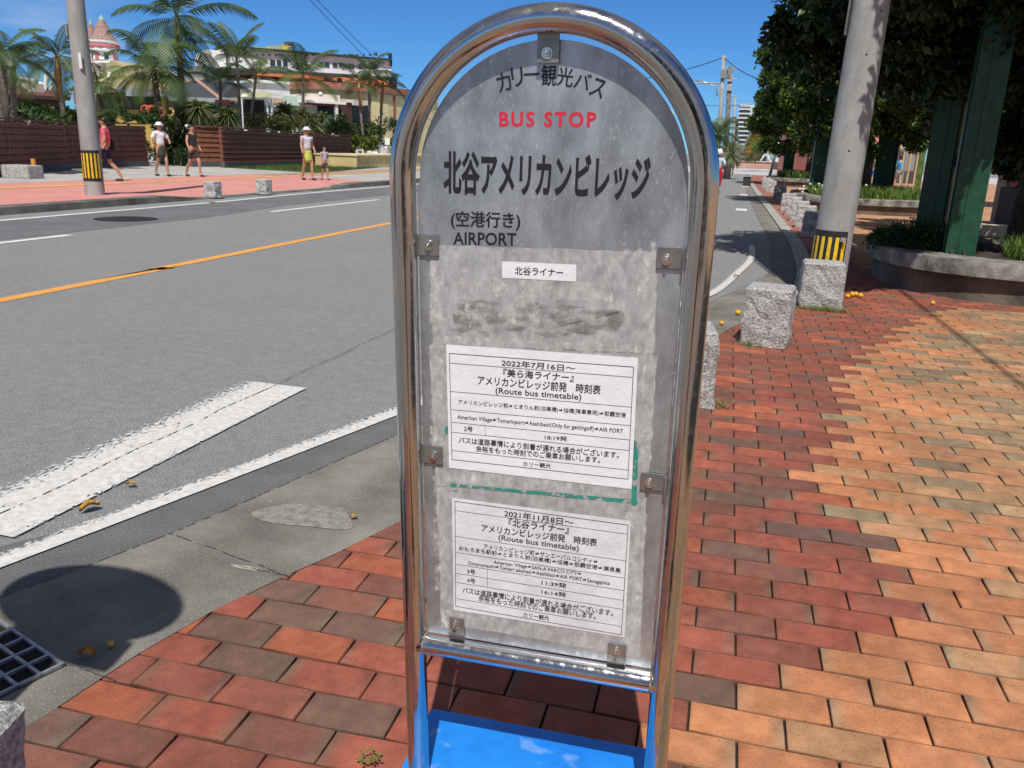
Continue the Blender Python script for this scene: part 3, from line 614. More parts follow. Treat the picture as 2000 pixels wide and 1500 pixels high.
for px,py,nm in ((410,380,'nearer the leaning concrete pole, left one'),(511,374,'right one, nearer the dropped kerb')):
    p=G(px,py,.10); stone(p.x,p.y+.12,.30,.28,.38,.0,11+px%3,'granite block on the red tiles across the road, '+nm,M_gran2,z=.03,group='granite blocks across the road')
p=G(28,349,.12); o=MB().bbox(-.42,.42,-.3,.3,0,.36,.05).build('stone_block',M_gran2); o.location=(p.x,p.y+.3,.12); o.rotation_euler=(0,0,.1)
tag(o,'low grey stone block in front of a yellow peg, left of the leaning pole','stone block')
o=MB().tube([(0,0,0),(0,0,.52)],.06,10).build('marker_peg',M_org); o.location=(p.x-.05,p.y+.75,.12); tag(o,'short yellow marker peg behind the low grey block','peg')
# concrete utility poles
M_cp=mat('pole_concrete',(.355,.36,.35),rough=.85,var=.12,scale=3.5,bump=.25,bscale=70,stretch=(1,1,.35),detail=8,speck=(70,.35,(.5,.5,.48)),grime=(9,.86,1.1))
M_blk=mat('band_black',(.02,.02,.02),rough=.5); M_yel=mat('band_yellow',(.85,.55,.02),rough=.45,var=.15,scale=20)
M_gal=mat('galvanised',(.55,.57,.58),rough=.4,metal=.7,var=.15,scale=20)
def cpole(loc,r,H,z0,z1,a0,a1,label,n,holes):
    rt=empty('utility_pole',loc,label,'utility pole')
    MB().tube([(0,0,z) for z in np.linspace(0,H,14)],[r-z/150 for z in np.linspace(0,H,14)],40).build('shaft',M_cp,rt,smooth=True,angle=60)
    rr=lambda z:r-z/150+.004
    k=MB(); N=n*4
    for i in range(N):
        b0=a0+(a1-a0)*i/N;b1=a0+(a1-a0)*(i+1)/N; mi=1 if i%4 in(1,2) else 0
        for (za,zb_,mm_) in ((z0,z0+.06,0),(z0+.06,z1-.06,mi),(z1-.06,z1,0)):
            q=[(rr(z)*math.cos(a),rr(z)*math.sin(a),z) for z,a in ((za,b0),(za,b1),(zb_,b1),(zb_,b0))]; k.add(q,[(0,1,2,3)],mm_)
    k.build('hazard_band',[M_blk,M_yel],rt)
    for a,z in holes:
        c=Vector((rr(z)*math.cos(a),rr(z)*math.sin(a),z)); nrm=Vector((math.cos(a),math.sin(a),0)); MB().tube([c-nrm*.02,c-nrm*.003],.010,10).build('bolt_hole',M_blk,rt)
    return rt
p=G(1628,592); p.y+=.0; P2=Vector((p.x-.09,p.y+.12,0))
def zat(pt,py,px):  # height of pixel on vertical through pt
    d=ray(px,py); t=((pt.x-CAM.x)*d.x+(pt.y-CAM.y)*d.y)/(d.x**2+d.y**2); return CAMH+t*d.z
sp=cpole(P2,.183,9.6,zat(P2,530,1625)-.35,zat(P2,449,1633),R_(-178),R_(-50),'thick grey concrete pole with a yellow and black striped band, granite block in front',6,
  [(R_(-85),zat(P2,110,1690)),(R_(-90),zat(P2,295,1660)),(R_(-60),zat(P2,25,1700))])
k=MB(); 
for py in (25,66): k.tube([( (.177-zat(P2,py,1695)/150)*math.cos(a),(.177-zat(P2,py,1695)/150)*math.sin(a),zat(P2,py,1695)) for a in np.linspace(0,6.283,33)],.006,6,caps=False)
k.build('strap',M_blk,sp)
MB().tube([(-.185,-.03,zat(P2,70,1680)),(-.18,-.03,5.2)],.014,10).build('conduit',M_gal,sp,smooth=True); sp.rotation_euler=(0,.021,0)
MB().box(.05,.10,-.21,-.19,.62,.66).tube([(.1,-.2,.6),(.14,-.22,.62),(.2,-.26,.6)],.003,6).build('wire_tie',M_gal,sp)
p=G(176,384,.10); P1=Vector((p.x-.02,p.y+.17,.08))
cp=cpole(P1,.195,9.6,zat(P1,353,175)-.08,zat(P1,293,165)-.08,R_(-150),R_(5),'leaning grey concrete pole with a striped band on the red tiles across the road',7,[(R_(-100),2.3),(R_(-95),1.0)])
for z in (2.1,3.4,4.6): MB().tube([(-.17,-.08,z),(-.27,-.12,z)],.008,6).box(-.2,-.17,-.12,-.06,z-.22,z).build('step_bolt',M_gal,cp)
MB().box(.10,.17,-.185,-.165,2.55,2.85).build('number_plate',M_white2,cp)
# ================================================================== TREES
def leaf_cloud(name,centers,radii,n,size,mt,parent,cols,seed=1,aspect=.5,shell=.35,droop=0.,updown=1.,clump=None):
    """many small folded leaves in clusters; centers/radii arrays of twig clumps"""
    rg=np.random.default_rng(seed); K=len(centers); idx=rg.integers(0,K,n); c=np.array(centers)[idx]; r=np.array(radii)[idx]
    d=rg.normal(size=(n,3)); d/=np.linalg.norm(d,axis=1)[:,None]; rad=(shell+(1-shell)*rg.random(n)**.7)
    pos=c+d*(rad*r)[:,None]*np.array([1,1,.8])
    ax=d*.9+rg.normal(size=(n,3))*.55; ax[:,2]-=droop; ax/=np.linalg.norm(ax,axis=1)[:,None]
    up=rg.normal(size=(n,3))*.6+np.array([0,0,updown]); sd_=np.cross(ax,up); sd_/=np.linalg.norm(sd_,axis=1)[:,None]; nr=np.cross(sd_,ax)
    s=size*(.65+.7*rg.random(n))[:,None]
    a=pos-ax*s*.5; b=pos+ax*s*.5; l=pos+sd_*s*aspect*.5+nr*s*.10; r_=pos-sd_*s*aspect*.5+nr*s*.10
    m1=pos+ax*s*.0
    V=np.stack([a,l,b,r_],1).reshape(-1,3); base=np.arange(n)*4
    F=np.concatenate([np.stack([base,base+1,base+2],1),np.stack([base,base+2,base+3],1)])
    cc=np.array([x[0] for x in cols]); pw=np.array([x[1] for x in cols],float); pw/=pw.sum(); ci=rg.choice(len(cc),n,p=pw)
    tone=(.75+.5*rg.random(K))[idx]
    C=cc[ci]*tone[:,None]*(.8+.4*rg.random(n))[:,None]; C=np.repeat(C,4,axis=0); C=np.c_[C,np.ones(len(C))]
    return np_mesh(name,V,F,mt,parent,cols=C)
M_leaf=mat('leaf',(1,1,1),rough=.42,attr='Col',var=.05,scale=3,trans=.22,spec=.45)
M_leafm=mat('leaf_soft',(1,1,1),rough=.6,attr='Col',var=.05,scale=3,trans=.3)
M_bark=mat('bark',(.13,.105,.085),rough=.95,var=.35,scale=14,bump=1,bscale=40,stretch=(1,1,.4))
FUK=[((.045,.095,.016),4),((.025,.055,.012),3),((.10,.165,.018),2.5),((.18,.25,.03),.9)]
FUK_SHADED=[((.018,.040,.010),4),((.012,.027,.008),4),((.05,.085,.014),1)]  # darker leaf set: the shade of the near crowns is put into the colour
def broad_tree(name,loc,cen,rad,n,label,trunk_r=.13,seed=3,leaf=.13,group='dense broadleaf trees in the raised planters',K=150,limbs=((0,0),),cols=FUK,extra=None,loc_z=0.,low=-1):
    rt=empty(name,(loc[0],loc[1],loc_z),label,'tree',group); rr=random.Random(seed); C=[];Rr=[]
    while len(C)<K:
        v=Vector((rr.uniform(-1,1),rr.uniform(-1,1),rr.uniform(low,1)))
        if not .45<v.length<1: continue
        if rr.random()<.12: continue
        C.append((cen[0]+v.x*rad[0],cen[1]+v.y*rad[1],cen[2]+v.z*rad[2])); Rr.append(rr.uniform(.30,.60))
    if extra: 
        for (x,y,z,r) in extra: C.append((x-loc[0],y-loc[1],z-loc_z)); Rr.append(r)
    m=MB(); top=Vector((cen[0]*.5,cen[1]*.5,cen[2]-rad[2]*.25))
    pth=[Vector((0,0,0)),Vector((.03,.02,top.z*.35)),Vector((top.x*.5-.03,top.y*.5,top.z*.7)),top]
    m.tube(pth,[trunk_r*1.25,trunk_r,trunk_r*.85,trunk_r*.6],12)
    for k in range(14):
        c=Vector(C[int(rr.random()*len(C))]); s=pth[2].lerp(top,rr.random()); mid=s.lerp(c,.5)+Vector((rr.uniform(-.15,.15),rr.uniform(-.15,.15),.1))
        m.tube([s,mid,c],[trunk_r*.4,trunk_r*.25,.015],7)
    m.build('trunk',M_bark,rt,smooth=True)
    leaf_cloud('crown',C,Rr,n,leaf,M_leaf,rt,cols,seed=seed,aspect=.55); return rt
T1=(3.45,12.45)
ex=[]
rr=random.Random(8)
for k in range(130):   # upper crown reaching out over the kerb and the striped pole
    cy_=rr.uniform(7.7,12.4); cx_=rr.uniform(-.15,2.3)
    if cx_<.50+(12.2-cy_)*.195: continue
    ex.append((cx_,cy_,rr.uniform(3.85,5.0),.44))
for k in range(46): ex.append((rr.uniform(1.35,2.0),rr.uniform(7.6,9.4),rr.uniform(3.75,5.2),.40))
for k in range(60): ex.append((rr.uniform(.75,3.0),rr.uniform(9.4,12.2),rr.uniform(2.95,3.9),.38))
broad_tree('broadleaf_tree',T1,(-.75,-.3,3.3),(2.85,2.6,1.75),165000,'large dark leafy tree in the nearest raised planter, filling the top right of the photo',.19,3,.12,extra=ex,loc_z=.42,K=260,low=-.8,cols=FUK_SHADED)
TREE2=broad_tree('broadleaf_tree',(6.0,17.6),(-.3,0,3.4),(3.2,3.3,2.5),34000,'shaded leafy tree behind the nearest planter',.16,5,.17,K=150,cols=FUK_SHADED)
broad_tree('broadleaf_tree',(2.95,26.6),(-.1,.2,3.6),(3.1,2.9,2.4),42000,'sunlit leafy tree in the second planter beside the kerb, its crown bright against the sky',.15,6,.17,loc_z=.35,K=200)
broad_tree('broadleaf_tree',(5.9,32),(.3,0,3.7),(3.2,3,2.6),22000,'dark leafy tree behind the second planter',.15,7,.2,K=110)
broad_tree('broadleaf_tree',(2.35,45.5),(-.3,0,3.2),(3.0,3.2,2.2),20000,'leafy tree in the third and farthest planter beside the kerb',.16,8,.2,loc_z=.35,K=110)
for (x,y) in ((4.2,-9.),(3.2,-17.)):   # unseen trees added behind the camera for dark reflections in the steel
    t_=copy_tree(TREE2); t_.location=(x,y,0); t_['label']='leafy tree added unseen behind the photographer, %s'%('nearer one' if y>-10 else 'farther one')
# ================================================================== PLANTERS
def superell(cx,cy,a,b,e,n=72):
    return [(cx+a*abs(math.cos(t))**(2/e)*math.copysign(1,math.cos(t)),cy+b*abs(math.sin(t))**(2/e)*math.copysign(1,math.sin(t))) for t in np.linspace(0,2*math.pi,n+1)[:-1]]
M_plw=mat('planter_wall',(.16,.135,.105),rough=.9,var=.35,scale=2.2,bump=.4,bscale=30,detail=8)
M_plr=mat('planter_rim',(.28,.27,.24),rough=.9,var=.42,scale=4.5,bump=.5,bscale=40,detail=9)
M_soil=mat('soil',(.07,.05,.035),rough=1,var=.3,scale=9,bump=1,bscale=30)
def planter(cx,cy,a,b,h,label,e=2.6,th=.16):
    rt=empty('raised_planter',(cx,cy,0),label,'planter','raised concrete planters')
    P=superell(0,0,a-.09,b-.09,e); MB().prism(P,-.01,h-th).build('planter_wall',M_plw,rt)
    O=superell(0,0,a,b,e); I=superell(0,0,a-.42,b-.42,e); n=len(O); m=MB()
    m.add([(x,y,z) for (L_,z) in ((O,h-th),(O,h-.02),([(x*.995,y*.995) for x,y in O],h),(I,h),(I,h-.12)) for x,y in L_],
      [(k*n+i,k*n+(i+1)%n,(k+1)*n+(i+1)%n,(k+1)*n+i) for k in range(4) for i in range(n)]); 
    m.prism(O,h-th-.001,h-th+.0).build('rim',M_plr,rt,smooth=True,angle=35)
    MB().prism(superell(0,0,a-.4,b-.4,e),h-.2,h-.05).build('soil',M_soil,rt); return rt
planter(3.62,11.1,2.22,1.78,.43,'nearest raised concrete planter with a stained rim, green steel columns standing in it')
planter(2.95,26.9,2.0,3.1,.40,'second raised concrete planter beside the kerb, beyond the striped pole')
planter(2.3,46.3,1.95,3.3,.40,'third and farthest raised concrete planter beside the kerb')
# green steel columns
M_grn=mat('green_steel',(.012,.075,.038),rough=.45,var=.2,scale=7,bump=.05,bscale=20,spec=.5)
M_rust=mat('rusty_bolt',(.12,.07,.045),rough=.8,var=.3,scale=60)
def hcol(x,y,z,w,h,rz,label,bolts=True):
    rt=empty('steel_column',(x,y,z),label,'column','dark green steel columns in the planters',rz=rz); t=.022
    m=MB(); m.box(-w/2,w/2,-w/2,-w/2+t,0,h).box(-w/2,w/2,w/2-t,w/2,0,h).box(-t/2,t/2,-w/2+t,w/2-t,0,h)
    m.build('shaft',M_grn,rt)
    m=MB().box(-.03,.03,-w/2-.012,-w/2,-.0,h)
    m.box(-w*.5-.02,-w*.5,-w*.2,w*.2,0,h*.98)
    m.build('stiffener',M_grn,rt)
    m=MB()
    for s in (-.30,.12): m.box(w*s-.05,w*s+.05,-w/2-.05,-w/2,-.02,.05).tube([(w*s,-w/2-.03,.05),(w*s,-w/2-.03,.12)],.016,8)
    m.build('foot_bolt',M_rust,rt)
    m=MB().box(-w*.5,w*1.6,-.04,.04,h-.5,h-.35).tube([(w*.5,0,h-1.3),(w*1.7,0,h-.4)],.05,8); m.build('arm',M_grn,rt)
    return rt
for (pa,pb,D,z,h,off,lb) in ((1850,1922,10.45,.36,5.2,7,'widest dark green steel column at the right of the nearest planter'),(1790,1848,12.6,.36,5.2,-6,'nearly black shaded steel column left of the ochre tube'),
   (1580,1618,26.6,.35,3.2,10,'green steel column in the second planter, just left of the striped pole'),(1704,1746,29.5,.35,3.4,-12,'green steel column in the second planter, right of the striped pole'),(1524,1546,47.5,.35,2.6,8,'slim green steel column in the farthest planter')):
    a=PD(pa,(440 if D<20 else 360),D);b=PD(pb,(440 if D<20 else 360),D); c=(a+b)/2; an=math.atan2(c.x,c.y); hcol(c.x,c.y+.1,z,(b-a).length*.84,h,-an+R_(off),lb)
# ochre tube with collar
a=PD(1846,432,12.9); zt=zat(a,155,1876); rt=empty('ochre_tube',(a.x,a.y,.36),'slim ochre tube post with a black collar standing between two green columns','post')
zc=zat(a,320,1868)-.36
M_och=mat('ochre_paint',(.42,.27,.10),rough=.6,var=.12,scale=6)
MB().tube([(0,0,0),(0,0,zc)],.07,16).build('lower_tube',M_och,rt,smooth=True,angle=40)
MB().tube([(0,0,zc),(0,0,zt-.36)],.05,16).build('upper_tube',M_och,rt,smooth=True,angle=40)
MB().tube([(0,0,zc-.04),(0,0,zc+.05)],.085,16).tube([(0,0,zc+.05),(0,0,zc+.12)],.065,16).build('collar',M_blk,rt); MB().tube([(0,0,zt-.40),(0,0,zt-.33)],.055,14).build('cap',M_blk,rt)
# shrubs and ground cover
def bush(name,c,rad,n,leaf,cols,label,group=None,seed=1,aspect=.5,K=40,cat='shrub',low=-.2,upd=1.,rsz=(.2,.38),shell=.2,m=None):
    rt=empty(name,(c[0],c[1],c[2]),label,cat,group); rr=random.Random(seed); C=[];Q=[]
    s=min(rad)
    while len(C)<K:
        v=Vector((rr.uniform(-1,1),rr.uniform(-1,1),rr.uniform(low,1)))
        if v.length>1: continue
        C.append((v.x*rad[0],v.y*rad[1],max(.03,v.z*rad[2]))); Q.append(rr.uniform(*rsz)*s*1.5)
    mm_=MB()
    for k in range(7):
        c2=C[k]; mm_.tube([(0,0,-.15),(c2[0]*.5,c2[1]*.5,c2[2]*.5),c2],[.03*s+.008,.02*s+.006,.004],6)
    mm_.build('stem',M_bark,rt); leaf_cloud('foliage',C,Q,n,leaf,m or M_leafm,rt,cols,seed=seed,aspect=aspect,shell=shell,updown=upd); return rt
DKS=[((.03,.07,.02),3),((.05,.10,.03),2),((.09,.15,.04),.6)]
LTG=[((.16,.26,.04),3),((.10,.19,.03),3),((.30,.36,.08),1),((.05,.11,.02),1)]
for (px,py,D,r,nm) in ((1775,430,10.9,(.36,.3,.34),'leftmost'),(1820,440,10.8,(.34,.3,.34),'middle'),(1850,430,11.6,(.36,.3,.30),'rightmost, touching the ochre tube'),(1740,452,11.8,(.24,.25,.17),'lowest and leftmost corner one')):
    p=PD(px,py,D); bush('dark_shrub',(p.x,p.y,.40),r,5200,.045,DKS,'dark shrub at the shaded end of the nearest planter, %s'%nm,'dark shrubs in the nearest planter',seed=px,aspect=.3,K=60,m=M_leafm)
def tuft(name,cx,cy,rx,ry,z,n,h,cols,label,cat,kind=None,w_=.005,seed=2,lean=.4,group=None):
    rg=np.random.default_rng(seed); a=rg.random(n)*6.283; q=np.sqrt(rg.random(n)); x=cx+rx*q*np.cos(a);y=cy+ry*q*np.sin(a)
    b=rg.random(n)*6.283; hh=h*(.4+.8*rg.random(n)); lx=rg.normal(size=n)*lean*hh; ly=rg.normal(size=n)*lean*hh
    A=np.stack([x-w_*np.cos(b),y-w_*np.sin(b),np.full(n,z)],1);B=np.stack([x+w_*np.cos(b),y+w_*np.sin(b),np.full(n,z)],1)
    M1=np.stack([x+lx*.35-w_*.8*np.cos(b),y+ly*.35-w_*.8*np.sin(b),z+hh*.55],1);M2=np.stack([x+lx*.35+w_*.8*np.cos(b),y+ly*.35+w_*.8*np.sin(b),z+hh*.55],1)
    T_=np.stack([x+lx,y+ly,z+hh],1); V=np.stack([A,B,M2,M1,T_,T_],1).reshape(-1,3); k=np.arange(n)*6
    F=np.concatenate([np.stack([k,k+1,k+2,k+3],1),np.stack([k+3,k+2,k+4,k+5],1)]); 
    cc=np.array([c[0] for c in cols]);pw=np.array([c[1] for c in cols],float);C=cc[rg.choice(len(cc),n,p=pw/pw.sum())]*(.75+.5*rg.random(n))[:,None]
    C=np.c_[np.repeat(C,6,axis=0),np.ones(n*6)]; o=np_mesh(name,V,F,M_leafm,cols=C); return tag(o,label,cat,group,kind)
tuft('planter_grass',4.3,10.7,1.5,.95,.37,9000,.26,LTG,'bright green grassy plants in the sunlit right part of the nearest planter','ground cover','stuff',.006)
tuft('planter_grass',2.95,26.2,1.5,2.2,.34,5000,.35,LTG,'green grassy plants with small flowers in the second planter','ground cover','stuff',.014,seed=4)
tuft('planter_grass',2.3,45.6,1.4,2.3,.34,3000,.4,DKS+LTG,'low green plants in the farthest planter','ground cover','stuff',.025,seed=5)
M_flw=mat('flower_white',(.85,.83,.75),var=.05)
fl=MB(); rr=random.Random(3)
for k in range(30): fl.ball((2.0+rr.uniform(-.85,.9),24.7+rr.uniform(-.3,1.5),.55+rr.uniform(-.12,.16)),.032,6)
tag(fl.build('flowers',M_flw),'scattered small white flowers among the green plants of the second planter','flowers',kind='stuff')
WEED=[((.16,.25,.05),2),((.26,.30,.10),1.5),((.34,.30,.16),1)]
for px,py,rx,n,nm in ((1470,676,.10,150,'single granite block nearest the sign'),(1605,608,.26,520,'granite block below the striped pole'),(1400,798,.06,60,'granite block behind the sign post')):
    p=G(px,py); tuft('weed_tuft',p.x,p.y,rx,.05,.0,n,.055,WEED,'small tuft of weeds at the foot of the %s'%nm,'weeds',None,.0025,seed=px,lean=.8,group='weeds growing out of the paving')
p=G(722,1497); rt=empty('weed_sprout',(p.x,p.y,0),'tiny green clover sprout growing between the bricks left of the sign base','weed')
k=MB(); rr=random.Random(4)
for i in range(7):
    a=i*.9; t=Vector((.022*math.cos(a),.022*math.sin(a),.022+rr.uniform(0,.018))); k.tube([(0,0,0),t*.6,t],.0008,5)
    for j in range(3):
        b=j*2.09+a; k.poly([t,t+Vector((.008*math.cos(b-.5),.008*math.sin(b-.5),.002)),t+Vector((.011*math.cos(b),.011*math.sin(b),.001)),t+Vector((.008*math.cos(b+.5),.008*math.sin(b+.5),.002))])
k.build('leaves',mat('clover',(.13,.26,.05),trans=.3,var=.2,scale=50),rt)
# fallen fruit and leaves
M_fruit=mat('yellow_fruit',(.80,.42,.03),rough=.4,var=.15,scale=40); FG='fallen yellow fruits on the paving'
for i,(px,py,r,lb) in enumerate(((1441,617,.026,'yellow fruit lying on the gutter left of the single granite block'),(1655,584,.026,'leftmost of the yellow fruits beside the striped pole'),(1664,581,.03,'second from the left of the yellow fruits beside the striped pole'),(1671,580,.027,'third from the left of the yellow fruits beside the striped pole'),(1680,583,.028,'rightmost of the yellow fruits beside the striped pole'),(1821,597,.024,'yellow fruit at the foot of the nearest planter'),(218,1268,.010,'small pale yellow fruit on the gutter at the bottom left'),(1409,637,.022,'dull yellow fruit by the edge of the gutter behind the sign'))):
    p=G(px,py); rt=empty('fallen_fruit',(p.x,p.y,.008),lb,'fruit',FG)
    MB().ball((0,0,r*.9),r,14,sz=.92).build('flesh',M_fruit,rt,smooth=True); MB().tube([(0,0,r*1.7),(r*.2,0,r*2.05)],r*.1,6).build('stalk',M_bark,rt)
M_dry=mat('dry_leaf',(.55,.27,.04),rough=.7,var=.4,scale=60)
def dryleaf(px,py,s,rz,lb):
    p=G(px,py); n=9; V=[];F=[]
    for i in range(n):
        t=i/(n-1); wv=.32*s*math.sin(math.pi*t)**.8; x=(t-.5)*s; z=.004+.012*math.sin(3*t)**2*s/.06
        V+=[(x,-wv,z+.010*s/.06),(x,0,z),(x,wv,z+.013*s/.06)]
    for i in range(n-1):
        for j in range(2): a=i*3+j; F.append((a,a+1,a+4,a+3))
    o=MB().add(V,F).build('fallen_leaf',M_dry,smooth=True); o.location=(p.x,p.y,.012); o.rotation_euler=(random.uniform(-.2,.2),random.uniform(-.2,.2),rz); tag(o,lb,'fallen leaf','dry leaves fallen on the road')
dryleaf(177,1001,.075,1.0,'curled orange leaf on the asphalt between the two white markings'); dryleaf(172,1290,.055,.2,'brown curled leaf lying in the round shadow')
dryleaf(255,954,.04,.3,'small dry leaf at the lower edge of the wide white marking'); dryleaf(690,1018,.03,.8,'tiny reddish leaf on the concrete gutter near the bricks'); dryleaf(1693,652,.05,.5,'dry leaf on the bricks below the striped pole')
dryleaf(1437,543,.07,.6,'brown leaf on the asphalt beside the curved white line')
# drain grate
g0=G(2,1218);g1=G(128,1304);g2=G(-60,1400)
gx=(g1-g0).normalized(); gy=Vector((-gx.y,gx.x,0))*-1
rt=empty('drain_grate',(g1.x,g1.y,0),'galvanised steel drain grate in the gutter at the bottom left','drain grate'); 
m=MB(); Lg,Wg=.62,.42
def gp_(u,v,z): q=-gx*u+gy*v; return (q.x,q.y,z)
def bar(u0,u1,v0,v1,z0,z1):
    m.add([gp_(u0,v0,z0),gp_(u1,v0,z0),gp_(u1,v1,z0),gp_(u0,v1,z0),gp_(u0,v0,z1),gp_(u1,v0,z1),gp_(u1,v1,z1),gp_(u0,v1,z1)],[(3,2,1,0),(4,5,6,7),(0,1,5,4),(1,2,6,5),(2,3,7,6),(3,0,4,7)])
for i in range(10): u=i*(Lg-.008)/9; bar(u,u+.009,0,Wg,.0065,.016)
for j in range(8): v=j*(Wg-.008)/7; bar(0,Lg,v,v+.009,.0067,.0155)
m.build('bars',mat('grate_steel',(.46,.48,.52),rough=.45,metal=.6,var=.2,scale=30),rt)
m=MB(); bar(-.004,Lg+.004,-.004,Wg+.004,.0061,.0064); m.build('pit',mat('pit_black',(.012,.012,.012),rough=1),rt)
# ================================================================== ACROSS THE ROAD
def FD(px): return float(np.interp(px,[0,137,290,437,683,760],[28.,34.,39.5,41.,54.,57.]))
class Fac:
    """vertical facade plane through two photo columns at two distances; local x along it, y into depth, z up"""
    def __init__(s,pxl,dl,pxr,dr,name,label,cat='building',group=None,z=0):
        dl*=1.35;dr*=1.35; a=PD(pxl,275,dl);b=PD(pxr,290,dr); s.o=Vector((a.x,a.y,0)); s.d=Vector((b.x-a.x,b.y-a.y,0)).normalized(); s.n=Vector((-s.d.y,s.d.x,0)); s.z=z
        s.root=empty(name,(a.x,a.y,0),label,cat,group,rz=math.atan2(s.d.y,s.d.x)); s.W=(b-a).length
    def uz(s,px,py,dep=0.):
        d=ray(px,py); o=CAM-s.o-s.n*dep; t=-(o.dot(s.n))/d.dot(s.n); p=CAM+d*t; q=p-s.o; return q.dot(s.d),p.z
    def box(s,m,px0,py0,px1,py1,d0,d1,mi=0,zmin=None):
        u0,_=s.uz(px0,(py0+py1)/2,d0); u1,_=s.uz(px1,(py0+py1)/2,d0); xm=(px0+px1)/2; _,z1=s.uz(xm,py0,d0); _,z0=s.uz(xm,py1,d0)
        if zmin is not None: z0=zmin
        return m.box(u0,u1,d0,d1,z0,z1,mi)
    def pts(s,m,P,d0,d1,mi=0): return m.prismy([s.uz(x,y,d0) for x,y in P],d0,d1,mi)
    def part(s,name,mt,px0,py0,px1,py1,d0,d1,parent=None,zmin=None):
        m=MB(); s.box(m,px0,py0,px1,py1,d0,d1,0,zmin); return m.build(name,mt,parent or s.root)
def C(name,c,**k): return mat(name,c,**dict(dict(rough=.8,var=.08,scale=.8),**k))
W_=C('wall_white',(.93,.93,.92)); DK=C('dark_opening',(.018,.018,.02),rough=.35); GL=C('window_glass',(.035,.05,.06),rough=.08,spec=.8)
BRN=C('roof_brown',(.16,.075,.06),var=.2,stretch=(6,1,1)); CRM=C('trim_cream',(.66,.62,.52)); YEL=C('wall_yellow',(.50,.36,.09)); YELp=C('wall_straw',(.66,.58,.33)); GRYE=C('eave_grey',(.33,.35,.36)); 
SLT=C('roof_slate',(.05,.055,.065),rough=.7); GGR=C('roof_greygreen',(.16,.21,.19)); TANR=C('ridge_tan',(.42,.27,.20)); ORG_=C('facade_orange',(.72,.22,.09)); ORD=C('facade_rust',(.50,.12,.06)); PNK=C('plaster_pink',(.66,.20,.24)); PKL=C('plaster_pale_pink',(.70,.52,.47))
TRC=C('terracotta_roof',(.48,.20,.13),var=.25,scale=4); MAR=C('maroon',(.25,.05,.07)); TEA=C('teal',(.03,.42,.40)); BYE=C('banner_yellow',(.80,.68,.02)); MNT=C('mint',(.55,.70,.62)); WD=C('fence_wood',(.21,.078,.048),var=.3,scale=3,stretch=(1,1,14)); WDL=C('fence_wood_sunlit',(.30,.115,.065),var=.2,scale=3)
# --- tiled house
f=Fac(-60,44,150,47,'tiled_house','low house with a brown tiled roof and cream verges behind palms at far left')
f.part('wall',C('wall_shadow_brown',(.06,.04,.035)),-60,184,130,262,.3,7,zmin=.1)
z0=f.uz(60,187)[1]; z1=f.uz(60,148)[1]; u0=f.uz(-60,185)[0];u1=f.uz(124,185)[0]
m=MB(); m.add([(u0,-.6,z0),(u1,-.6,z0),(u1,3.6,z1),(u0,3.6,z1),(u0,-.6,z0-.15),(u1,-.6,z0-.15),(u1,8,z0-.1),(u0,8,z0-.1)],[(0,1,2,3),(4,5,1,0),(1,5,6,2),(3,2,6,7),(0,3,7,4)])
for k in range(46): x=u0+(u1-u0)*k/45; m.tube([(x,-.62,z0+.02),(x,3.6,z1+.02)],.05,5)
rf=m.build('roof',BRN,f.root)
m=MB(); 
for k in range(24): x=u0+(u1-u0)*(k+.5)/24; m.box(x-.16,x+.16,3.5,3.75,z1,z1+.14)
m.box(u0,u1-.9,3.30,3.36,z1-.16,z1-.03); m.build('ridge_tiles',CRM,rf)
def onroof(px,py): # depth on slope
    for dd in np.linspace(-.6,3.6,40):
        u,z=f.uz(px,py,dd)
        if z<z0+(z1-z0)*(dd+.6)/4.2: return u,dd,z
    return u,dd,z
for (xa,ya,xb,yb,nm,mt) in ((56,156,66,163,'skylight',C('skylight_glare',(.8,.82,.85))),):
    a=onroof(xa,yb);b=onroof(xb,ya); MB().add([(a[0],a[1],a[2]+.06),(b[0],a[1],a[2]+.06),(b[0],b[1],b[2]+.08),(a[0],b[1],b[2]+.08)],[(0,1,2,3)]).build(nm,mt,rf)
for pa,pb in (((58,183),(73,153)),((88,180),(91,144)),((99,180),(103,146))):
    a=onroof(*pa);b=onroof(*pb); MB().tube([(a[0],a[1],a[2]+.08),(b[0],b[1],b[2]+.1)],.11,6).build('verge',CRM,rf)
a=onroof(70,181); MB().box(a[0]-.25,a[0]+.45,a[1]-.2,a[1]+.9,a[2],a[2]+.55).build('cream_gable',CRM,rf)
a=onroof(33,168); dm=MB().box(a[0]-.35,a[0]+.5,a[1]-.25,a[1]+1.2,a[2]-.1,a[2]+.45).build('dormer',GGR,rf); MB().box(a[0]-.2,a[0]+.1,a[1]-.27,a[1]-.25,a[2]+.02,a[2]+.36).build('window',CRM,dm)
